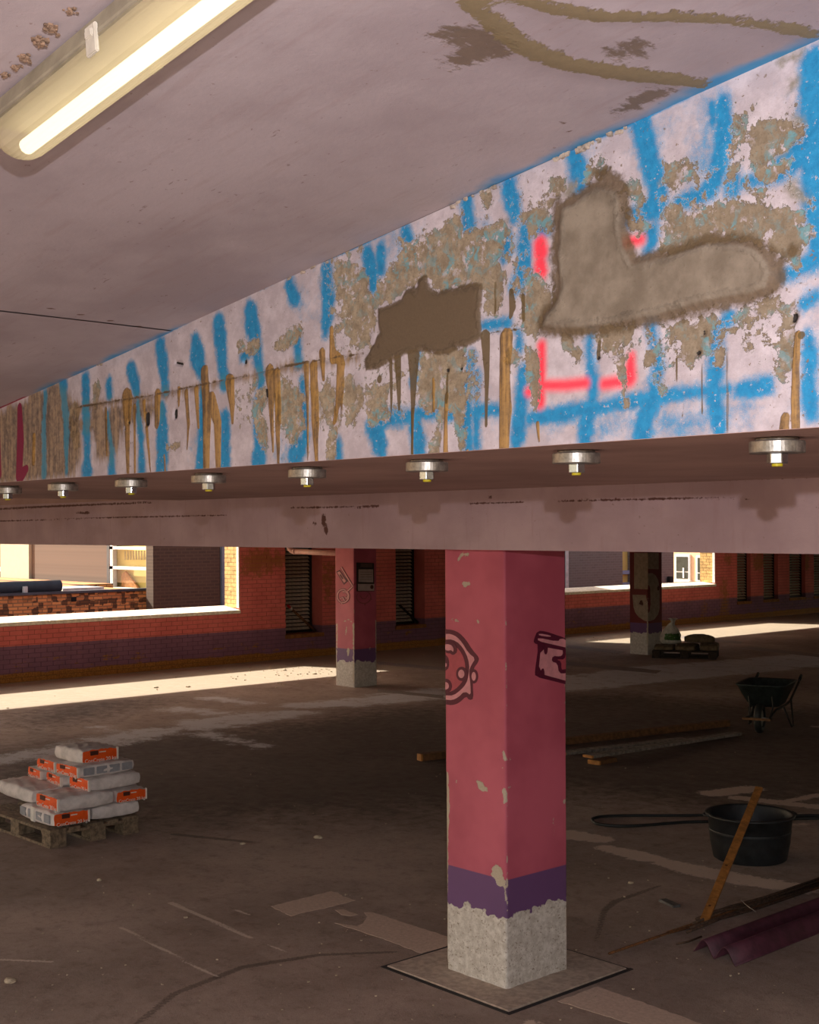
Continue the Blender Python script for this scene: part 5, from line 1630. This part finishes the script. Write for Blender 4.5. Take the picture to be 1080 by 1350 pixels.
for s in (-1, 1):
    pts = [(-0.10, s * 0.17, 0.20), (0.0, s * 0.14, 0.20), (0.16, s * 0.19, 0.285), (0.66, s * 0.22, 0.295), (0.80, s * 0.25, 0.33), (1.08, s * 0.31, 0.54), (1.24, s * 0.31, 0.60)]
    tube_obj('frame_tube', pts, 0.016, M_FRAME, WB, 8)
    tube_obj('grip', [(1.16, s * 0.31, 0.572), (1.29, s * 0.31, 0.622)], 0.023, M_RUBBER, WB, 8)
    tube_obj('leg', [(0.52, s * 0.21, 0.29), (0.66, s * 0.30, 0.012), (0.76, s * 0.30, 0.012), (0.84, s * 0.255, 0.34)], 0.014, M_FRAME, WB, 8)
    tube_obj('stay', [(0.0, s * 0.14, 0.20), (0.10, s * 0.16, 0.33), (0.04, s * 0.16, 0.46)], 0.010, M_FRAME, WB, 6)
box_obj('front_bar', (-0.225, -0.20, -0.19, 0.19, 0.185, 0.215), M_PLANKB, WB, 0.003)
for s in (-1, 1):
    tube_obj('bar_arm', [(-0.10, s * 0.17, 0.20), (-0.21, s * 0.175, 0.20)], 0.012, M_FRAME, WB, 6)
tube_obj('axle', [(0, -0.155, 0.19), (0, 0.155, 0.19)], 0.009, M_STEEL, WB, 8)

# ================================================================== corrugated sheet, rods, cable, scraps
fl0 = ground(906, 1258)[0]; fr0 = ground(970, 1275)[0]
far = ground(1080, 1231)[0]
dl = far - fr0; dl /= np.linalg.norm(dl)
dw = fr0 - fl0; dw -= dl * (dw @ dl); Wd = float(np.linalg.norm(dw)); dw /= Wd
SHT = thing('corrugated_sheet', 'purple corrugated sheet with two ridges lying on the floor, bottom right', 'sheet', fr0)
prof = []
hp = 0.085
for k in range(41):
    u = k / 40
    z = hp * (0.5 - 0.5 * math.cos(2 * math.pi * u * 2)) ** 0.8
    prof.append((u * Wd, z))
bm = bmesh.new()
LS = 1.7
top, bot = [], []
for sL in (0.0, 0.4, 0.8, 1.2, LS):
    rt, rb = [], []
    for k, (u, z) in enumerate(prof):
        k0 = max(k - 1, 0); k1 = min(k + 1, 40)
        tx, tz = prof[k1][0] - prof[k0][0], prof[k1][1] - prof[k0][1]
        ln = math.hypot(tx, tz); nx_, nz_ = -tz / ln, tx / ln
        sk = 0.05 * (1 - u / Wd)
        base = -dw * (Wd - u) + dl * (sL + sk)
        rt.append(bm.verts.new((base[0] + dw[0] * nx_ * .007, base[1] + dw[1] * nx_ * .007, z + nz_ * 0.007 + 0.001)))
        rb.append(bm.verts.new((base[0], base[1], z + 0.001)))
    top.append(rt); bot.append(rb)
for a, b in zip(top, top[1:]):
    for k in range(40): bm.faces.new((a[k], a[k + 1], b[k + 1], b[k]))
for a, b in zip(bot, bot[1:]):
    for k in range(40): bm.faces.new((a[k], b[k], b[k + 1], a[k + 1]))
for e in (0, -1):
    for k in range(40): bm.faces.new((top[e][k], bot[e][k], bot[e][k + 1], top[e][k + 1]))
for a in (0, 40):
    for i in range(4): bm.faces.new((top[i][a], top[i + 1][a], bot[i + 1][a], bot[i][a]))
bm_obj('sheet_panel', bm, M_SHEET, SHT, True)


def rod(label, pts, r, mat, z=0.0, grp='rods beside the purple sheet'):
    q = [ground(*p)[0] for p in pts]
    base = q[0]
    o = tube_obj('steel_rod', [(p[0] - base[0], p[1] - base[1], r + z + (0.002 * (i % 2))) for i, p in enumerate(q)], r, mat, None, 6)
    o.location = (base[0], base[1], 0)
    return tag(o, label, 'rod', grp)


rod('longest rusty rod, reaching left beyond the stick foot', [(803, 1259), (882, 1232), (960, 1210), (1060, 1178), (1110, 1163)], 0.008, M_RUSTY)
rod('rusty rod running just behind the longest one', [(880, 1231), (960, 1205), (1050, 1170), (1100, 1156)], 0.008, M_RUSTY)
rod('thin dark rod ending beside the foot of the stick', [(932, 1207), (975, 1203), (1000, 1197), (1090, 1170)], 0.006, M_TWIG, 0.02)
for k, lab in enumerate(('dark rod in the bundle, nearest the purple sheet', 'dark rod in the bundle, second from the purple sheet', 'dark rod in the middle of the bundle', 'dark rod in the bundle, close to the rusty rods')):
    a = (906 + k * 4, 1231 - k * 5); b = (1000 + k * 3, 1199 - k * 4); c = (1090, 1168 - k * 3)
    rod(lab, [a, ((a[0] + b[0]) / 2 + random.uniform(-4, 4), (a[1] + b[1]) / 2 + random.uniform(-2, 2)), b, c], 0.009, M_TWIG, 0.004 * k)
rod('short broken dark rod poking out at the end of the sheet', [(892, 1246), (908, 1243), (925, 1236)], 0.006, M_TWIG)
rod('bent pale wire lying over the rods', [(977, 1193), (985, 1201), (997, 1209)], 0.003, M_STEEL, 0.03)

q = [ground(*p)[0] for p in ((1120, 1078), (1060, 1077), (1010, 1080), (960, 1076), (900, 1077), (840, 1077), (800, 1078), (785, 1080), (781, 1083), (788, 1088), (815, 1091), (850, 1090), (900, 1086), (940, 1085), (1000, 1083), (1060, 1081), (1120, 1080))]
sm_ = []
for i in range(len(q) - 1):
    for k in range(6):
        t = k / 6
        p0, p1, p2, p3 = q[max(i - 1, 0)], q[i], q[i + 1], q[min(i + 2, len(q) - 1)]
        sm_.append(0.5 * ((2 * p1) + (-p0 + p2) * t + (2 * p0 - 5 * p1 + 4 * p2 - p3) * t * t + (-p0 + 3 * p1 - 3 * p2 + p3) * t ** 3))
o = tube_obj('cable', [(p[0], p[1], 0.013) for p in sm_], 0.013, M_RUBBER, None, 6)
tag(o, 'black cable lying in a long loop behind the black tub', 'cable')

o = box_obj('metal_scrap', (-0.03, 0.03, -0.09, 0.09, 0.0, 0.012), simple('scrap_grey', (84, 82, 80), 0.2, 20, 0.6), None, 0.003, jit=0.006)
p = ground(883, 1192)[0]; o.location = (p[0], p[1], 0.002); o.rotation_euler = (0, 0, 1.2); tag(o, 'small grey metal scrap lying left of the leaning stick', 'scrap')
for px, py, s, lab in ((13, 1295, .03, 'small pale stone at the lower left edge of the floor'), (832, 1165, .02, 'flat white chip on the floor right of the pillar'), (245, 1210, .012, 'tiny stone on the open floor at lower left'),
                       (320, 1113, .02, 'dark clod on the floor right of the loaded pallet'), (420, 1105, .03, 'dark flat clod in the middle of the floor'), (131, 1161, .018, 'pale chip on the floor below the loaded pallet'),
                       (248, 906, .03, 'lump of rubble in the sunlit strip at left'), (206, 907, .03, 'dark stone at the near edge of the sunlit strip'), (415, 889, .03, 'stone in the sunlit strip left of the second pillar'),
                       (375, 884, .03, 'pale stone in the middle of the sunlit strip')):
    bm = bmesh.new(); bmesh.ops.create_icosphere(bm, subdivisions=2, radius=s)
    for v in bm.verts:
        k = 1 + random.uniform(-0.16, 0.16); v.co = Vector((v.co.x * 1.3 * k, v.co.y * k, max(-0.3 * s, v.co.z * 0.55 * k)))
    o = bm_obj('stone', bm, M_DEB); p = ground(px, py)[0]; o.location = (p[0], p[1], 0.3 * s); o.rotation_euler = (0, 0, random.random() * 6)
    tag(o, lab, 'stone')
bm = bmesh.new()
for k in range(160):
    x = random.uniform(-19.6, -16.6); y = random.gauss(14.0, 0.7) if k % 3 else random.uniform(8, 27)
    s = random.uniform(0.004, 0.012)
    box(bm, x - s, x + s, y - s, y + s, 0.0, s * 1.2, jit=s * 0.4)
for k in range(260):
    p = ground(random.uniform(20, 1070), random.uniform(950, 1345))[0]; s = random.uniform(0.0015, 0.005)
    box(bm, p[0] - s, p[0] + s, p[1] - s, p[1] + s, 0.0, s * 1.2, jit=s * 0.3)
o = bm_obj('grit', bm, M_DEB, fo); o['kind'] = 'stuff'

# pipe under the deck, and battens standing in the window recesses
pp = on(1, 13.42)
a_ = pp(388, 727)[0]; b_ = pp(436, 729.5)[0]
e = np.array([QX0 - 0.01, 13.42, b_[2]])
PI_ = thing('drain_pipe', 'pale pink pipe running to the second pillar under the deck', 'pipe', (a_[0], a_[1], a_[2]))
tube_obj('run', [(0, 0, 0), tuple(e - a_)], 0.045, M_PIPE, PI_, 12)
tube_obj('elbow', [(0.02, 0, 0), (-0.05, 0, 0.005), (-0.12, 0, 0.04), (-0.16, 0, 0.10), (-0.17, 0, 0.18), (-0.17, 0, 2.95 - a_[2])], 0.047, M_PIPE, PI_, 12)
tube_obj('collar', [(0.0, 0, 0), (0.05, 0, 0)], 0.053, M_PIPE, PI_, 12)
nin = on(0, XW - 0.18)
for k, (a, b, lab) in enumerate(((((379, 798), (421, 836)), None, 'brown batten with red and white end leaning in the first louvred window'), (((524, 795), (554, 822)), None, 'dark batten leaning in the second louvred window'), (((973, 772), (988, 790)), None, 'dark batten leaning in the louvred window right of the big opening'))):
    p0 = nin(*a[0])[0]; p1 = nin(*a[1])[0]
    y_lo, y_hi = OPEN[(1, 2, 4)[k]][:2]
    p0[1] = max(p0[1], y_lo + 0.05); p1[1] = min(p1[1], y_hi - 0.04)
    p1[2] = max(OPEN[(1, 2, 4)[k]][2] + 0.035, min(p1[2], 0.6))
    t = thing('batten', lab, 'batten', p1, 0, 'battens leaning in the window recesses')
    d = p0 - p1
    tube_obj('shaft', [(0, 0, 0), tuple(d * 0.84)], 0.026, M_PLANKB if k == 0 else M_FRAME, t, 4)
    o = tube_obj('tip', [tuple(d * 0.84), tuple(d * 0.90)], 0.027, M_WHITE if k == 0 else M_FRAME, t, 4)
    if k == 0:
        o['label'] = 'white painted band'
        o = tube_obj('tip', [tuple(d * 0.90), tuple(d)], 0.027, M_REDTAPE, t, 4); o['label'] = 'red painted end'

# ================================================================== outside
GZ = -3.2
struct(box_obj('ground_street', (-75, XW - WT - 0.06, -60, 110, GZ - 0.3, GZ), simple('street_ground', (150, 142, 130), 0.15, 2, 0.9, obj=False)))
struct(box_obj('bounce_ground', (-40, 60, -70, -2.85, -0.4, -0.02), simple('bounce_ground_mat', (118, 104, 92), 0.15, 2, 0.9, obj=False)))  # unseen sunlit ground behind the camera, added to bounce warm light inside
struct(box_obj('bounce_ground_side', (10.05, 60, -2.8, 60, -0.4, -0.02), bpy.data.materials['bounce_ground_mat']))


def brick_mat(name, c1, c2, mort, scale, noise_amt=0.0):
    g = G(name)
    x, y, z = g.xyz()
    cb = g.t.nodes.new('ShaderNodeCombineXYZ')
    g.set(cb.inputs[0], y); g.set(cb.inputs[1], z)
    br = g.t.nodes.new('ShaderNodeTexBrick')
    br.inputs['Scale'].default_value = scale
    br.inputs['Color1'].default_value = C3(*c1); br.inputs['Color2'].default_value = C3(*c2); br.inputs['Mortar'].default_value = C3(*mort)
    br.inputs['Mortar Size'].default_value = 0.012; br.inputs['Brick Width'].default_value = 0.22; br.inputs['Row Height'].default_value = 0.075
    br.offset = 0.5
    g.t.links.new(cb.outputs[0], br.inputs['Vector'])
    col = br.outputs[0]
    if noise_amt:
        v = g.t.nodes.new('ShaderNodeTexVoronoi'); v.inputs['Scale'].default_value = 9; v.distance = 'CHEBYCHEV'; v.inputs['Randomness'].default_value = 0.6
        g.t.links.new(cb.outputs[0], v.inputs['Vector'])
        s = g.t.nodes.new('ShaderNodeSeparateColor'); g.t.links.new(v.outputs['Color'], s.inputs[0])
        col = g.mix(g.math('MULTIPLY', g.ramp(s.outputs[0], 0.55, 0.7), noise_amt), col, C3(44, 30, 24))
    g.out(col, 0.9)
    return g.m


XA, XB_, XD = -26.0, -29.5, -25.4
pa = on(0, XA); pb = on(0, XB_); pd = on(0, XD)
M_MOS = brick_mat('mosaic_brick', (222, 152, 90), (190, 122, 72), (140, 104, 72), 1.0, 0.8)
M_TAN = brick_mat('tan_brick', (110, 90, 76), (98, 80, 68), (104, 87, 74), 1.0)
M_DKB = brick_mat('dark_brick', (80, 61, 47), (72, 55, 42), (88, 68, 53), 1.0)
M_GRB = brick_mat('grey_brick', (120, 110, 102), (110, 101, 94), (126, 117, 109), 1.0)
M_PNK = simple('pink_render', (240, 190, 150), 0.05, 6, 0.85, obj=False)
M_CREAM = simple('cream_panel', (200, 186, 160), 0.03, 6, 0.7, obj=False)
M_WIN = simple('outside_window_glass', (56, 60, 56), 0.25, 3, 0.15, obj=False)
gg = G('yellow_room'); nn = gg.noise(2.0, 2, 0.5)
M_ROOM = gg.out(gg.mix(nn, C3(190, 170, 84), C3(214, 198, 120)), 0.8)
M_SLATE = simple('roof_sheet', (58, 66, 76), 0.12, 6, 0.5, obj=False)
M_ROOFW = simple('roof_white', (206, 202, 196), 0.1, 8, 0.7, obj=False)

yR = pa(201, 790)[0][1]
zt = pa(100, 782)[0][2]
LOWB = thing('low_building', 'low mosaic brick building outside the left opening with flat roof', 'building', (XA, 6, GZ))


def W_(name, dims, mat, par, bevel=0.0):
    l = par.location
    return box_obj(name, (dims[0] - l.x, dims[1] - l.x, dims[2] - l.y, dims[3] - l.y, dims[4] - l.z, dims[5] - l.z), mat, par, bevel)


W_('facade', (-44, XA, -10, yR, GZ, zt), M_MOS, LOWB)
W_('facade', (-44, XA - 4, yR, 16.8, GZ, zt), M_MOS, LOWB)
W_('roof_edge', (XA - 0.18, XA + 0.05, -10, yR, zt, zt + 0.05), M_SLATE, LOWB)
y1 = pa(86, 780)[0][1]
o = tube_obj('roof_roll', [(-0.25, -12, zt + 0.16 - GZ), (-0.25, y1 - 6, zt + 0.16 - GZ)], 0.13, M_SLATE, LOWB, 20)
W_('roof_vent', (XA - 0.13, XA - 0.05, pa(33, 780)[0][1], pa(38, 780)[0][1], zt + 0.04, zt + 0.18), M_ROOFW, LOWB)
W_('roof_flashing', (XA - 1.2, XA - 0.3, y1 + 0.1, pa(146, 780)[0][1], zt, zt + 0.10), M_ROOFW, LOWB)
W_('drain_hole', (XA - 0.02, XA + 0.03, pa(94, 790)[0][1], pa(100, 790)[0][1], pa(97, 793)[0][2], pa(97, 787)[0][2]), M_DARK, LOWB)

# the tan building stands side-on and catches the sun along its front
YU = 17.0
pu = on(1, YU)
xx_ = lambda px: pu(px, 760)[0][0]
zu = lambda px, py: pu(px, py)[0][2]
UPB = thing('apartment_building', 'tan brick building with cream panel and yellow lit window outside the left opening', 'building', (-33, YU, GZ))
W_('brick_wall', (xx_(42), xx_(144.5), YU, YU + 5, GZ, 7), M_TAN, UPB)
W_('cream_panel', (xx_(4), xx_(41.5), YU - 0.08, YU + 5, GZ, 7), M_CREAM, UPB)
W_('brick_wall', (xx_(-90), xx_(3.5), YU + 0.3, YU + 5, GZ, 7), M_DKB, UPB)
W_('window_frame', (xx_(-40), xx_(3.2), YU + 0.22, YU + 0.3, zu(0, 754), zu(0, 748)), M_WHITE, UPB)
W_('pane', (xx_(-40), xx_(3.2), YU + 0.25, YU + 0.3, zu(0, 747), zu(0, 700)), M_WIN, UPB)
W_('brick_pier', (xx_(197), xx_(215), YU, YU + 5, GZ, 7), M_TAN, UPB)
W_('brick_wall', (xx_(144.5), xx_(197), YU, YU + 5, GZ, zu(170, 778)), M_TAN, UPB)
W_('brick_wall', (xx_(144.5), xx_(197), YU, YU + 5, 3.4, 7), M_TAN, UPB)
W_('room_back', (xx_(144.5), xx_(197), YU + 0.20, YU + 0.26, zu(170, 778), 3.4), M_ROOM, UPB)
fr = bmesh.new(); l = UPB.location
for (a, b, c, d) in ((146.5, 150.5, 777.5, 0), (194.5, 197, 777.5, 0), (146.5, 197, 778, 775), (146.5, 197, 751, 747), (146.5, 197, 724.5, 720.5)):
    box(fr, xx_(a) - l.x, xx_(b) - l.x, -0.04, 0.08, zu(170, c) - l.z, (zu(170, d) if d else 3.4) - l.z)
bm_obj('window_frame', fr, M_WHITE, UPB)
W_('jamb_strip', (xx_(143), xx_(146.5), YU - 0.05, YU + 0.1, zu(170, 779), 3.4), M_SLATE, UPB)
W_('window_sill', (xx_(144.5), xx_(203), YU - 0.12, YU + 0.1, zu(170, 780), zu(170, 777.5)), M_ROOFW, UPB)
gq = G('clear_pane')
tr = gq.t.nodes.new('ShaderNodeBsdfTransparent'); gl = gq.t.nodes.new('ShaderNodeBsdfGlossy'); gl.inputs[1].default_value = 0.05
mx = gq.t.nodes.new('ShaderNodeMixShader'); mx.inputs[0].default_value = 0.08
gq.t.links.new(tr.outputs[0], mx.inputs[1]); gq.t.links.new(gl.outputs[0], mx.inputs[2]); gq.t.links.new(mx.outputs[0], gq.t.nodes['Material Output'].inputs[0])
for a, b in ((775, 751), (747, 724.5)):
    W_('pane', (xx_(150.5), xx_(194.5), YU + 0.02, YU + 0.03, zu(170, a), zu(170, b)), gq.m, UPB)
P_ = lambda px, py: Vector(tuple(map(float, on(1, YU + 0.10)(px, py)[0]))) - l
bm = bmesh.new()
prism(bm, [P_(160, 777), P_(160, 757), P_(165, 753), P_(183, 777)], (0, 0.05, 0))
bm_obj('slanted_board', bm, M_PINE, UPB)
bm = bmesh.new()
for k in range(9):
    a = P_(164 + k * 3.6, 738); b = P_(165.5 + k * 3.6, 726)
    box(bm, min(a.x, b.x), max(a.x, b.x), a.y, a.y + 0.02, a.z, b.z)
bm_obj('blind_slats', bm, simple('blind_grey', (120, 112, 90), 0.2, 5, 0.8), UPB)['kind'] = 'stuff'

yD = lambda px: pd(px, 760)[0][1]
DKB = thing('dark_gable', 'dark brick gable seen at the right end of the left opening', 'building', (XD, 14, GZ))
W_('gable_wall', (XD - 0.3, XD, yD(202), yD(290), GZ, 4.6), M_DKB, DKB)
W_('corner_pipe', (XD - 0.2, XD + 0.06, yD(291.5), yD(294.5), GZ, 4.6), simple('blue_grey_metal', (120, 130, 142), 0.1, 5, 0.5), DKB)
W_('corner_strip', (XD - 0.5, XD - 0.2, yD(294.5), yD(420), GZ, 4.6), M_SLATE, DKB)
GRB = thing('grey_building', 'grey brick building filling the left part of the right opening', 'building', (XD, 24, GZ))
W_('brick_wall', (XD - 3.5, XD, yD(751), yD(821), GZ, 4.6), M_GRB, GRB)
W_('brick_wall', (XD - 3.5, XD, yD(831), yD(888.5), GZ, 4.6), M_GRB, GRB)
W_('metal_strip', (XD - 3, XD - 0.05, yD(600), yD(747), GZ, 4.6), M_SLATE, GRB)
W_('white_strip', (XD - 3, XD - 0.02, yD(747), yD(751), GZ, 4.6), M_ROOFW, GRB)
wf = W_('window_panel', (XD - 0.5, XD - 0.1, yD(821), yD(831), GZ, 4.6), M_ROOM, GRB)
W_('window_bar', (XD - 0.5, XD - 0.02, yD(821), yD(831), pd(826, 757)[0][2], pd(826, 752)[0][2]), simple('blue_panel', (120, 140, 170), 0.1, 5, 0.6), GRB)
W_('window_bar', (XD - 0.5, XD - 0.02, yD(821), yD(831), pd(826, 774)[0][2], pd(826, 768)[0][2]), bpy.data.materials['blue_panel'], GRB)
W_('wall_lamp', (XD, XD + 0.12, yD(879), yD(884), pd(881, 768)[0][2], pd(881, 760)[0][2]), M_DARK, GRB, 0.02)
YPK = 46.0
pk = on(1, YPK); xP = lambda px: pk(px, 750)[0][0]; zP = lambda py: pk(905, py)[0][2]
PNK = thing('pink_house', 'pale pink house with white windows beyond the right opening', 'building', (-36, YPK, GZ))
W_('rendered_wall', (xP(870), xP(1010), YPK, YPK + 5, GZ, 7), M_PNK, PNK)
for a, b, c, d in ((891, 911, 766, 731), (919, 944, 767, 732)):
    f = W_('window_frame', (xP(a), xP(b), YPK - 0.08, YPK + 0.02, zP(c), zP(d)), M_WHITE, PNK, 0.01)
    W_('window_sill', (xP(a - 1), xP(b + 1), YPK - 0.16, YPK + 0.02, zP(c + 1.5), zP(c - 1)), M_WHITE, PNK)
    m = (a + b) / 2; lp = PNK.location
    for q0, q1 in ((c - 3, (c + d) / 2 + 6), ((c + d) / 2 + 4.5, d + 3)):
        box_obj('pane', (xP(a + 2.5) - lp.x, xP(b - 2.5) - lp.x, -0.095, -0.075, zP(q0) - lp.z, zP(q1) - lp.z), M_WIN, f)
    W_('glazing_bar', (xP(m + 1), xP(m + 3), YPK - 0.11, YPK - 0.09, zP(c - 4), zP((c + d) / 2)), M_WHITE, PNK)

for o in list(bpy.data.objects):
    if o.type == 'MESH' and o.parent is None and 'kind' not in o and 'label' not in o:
        print('UNTAGGED', o.name)
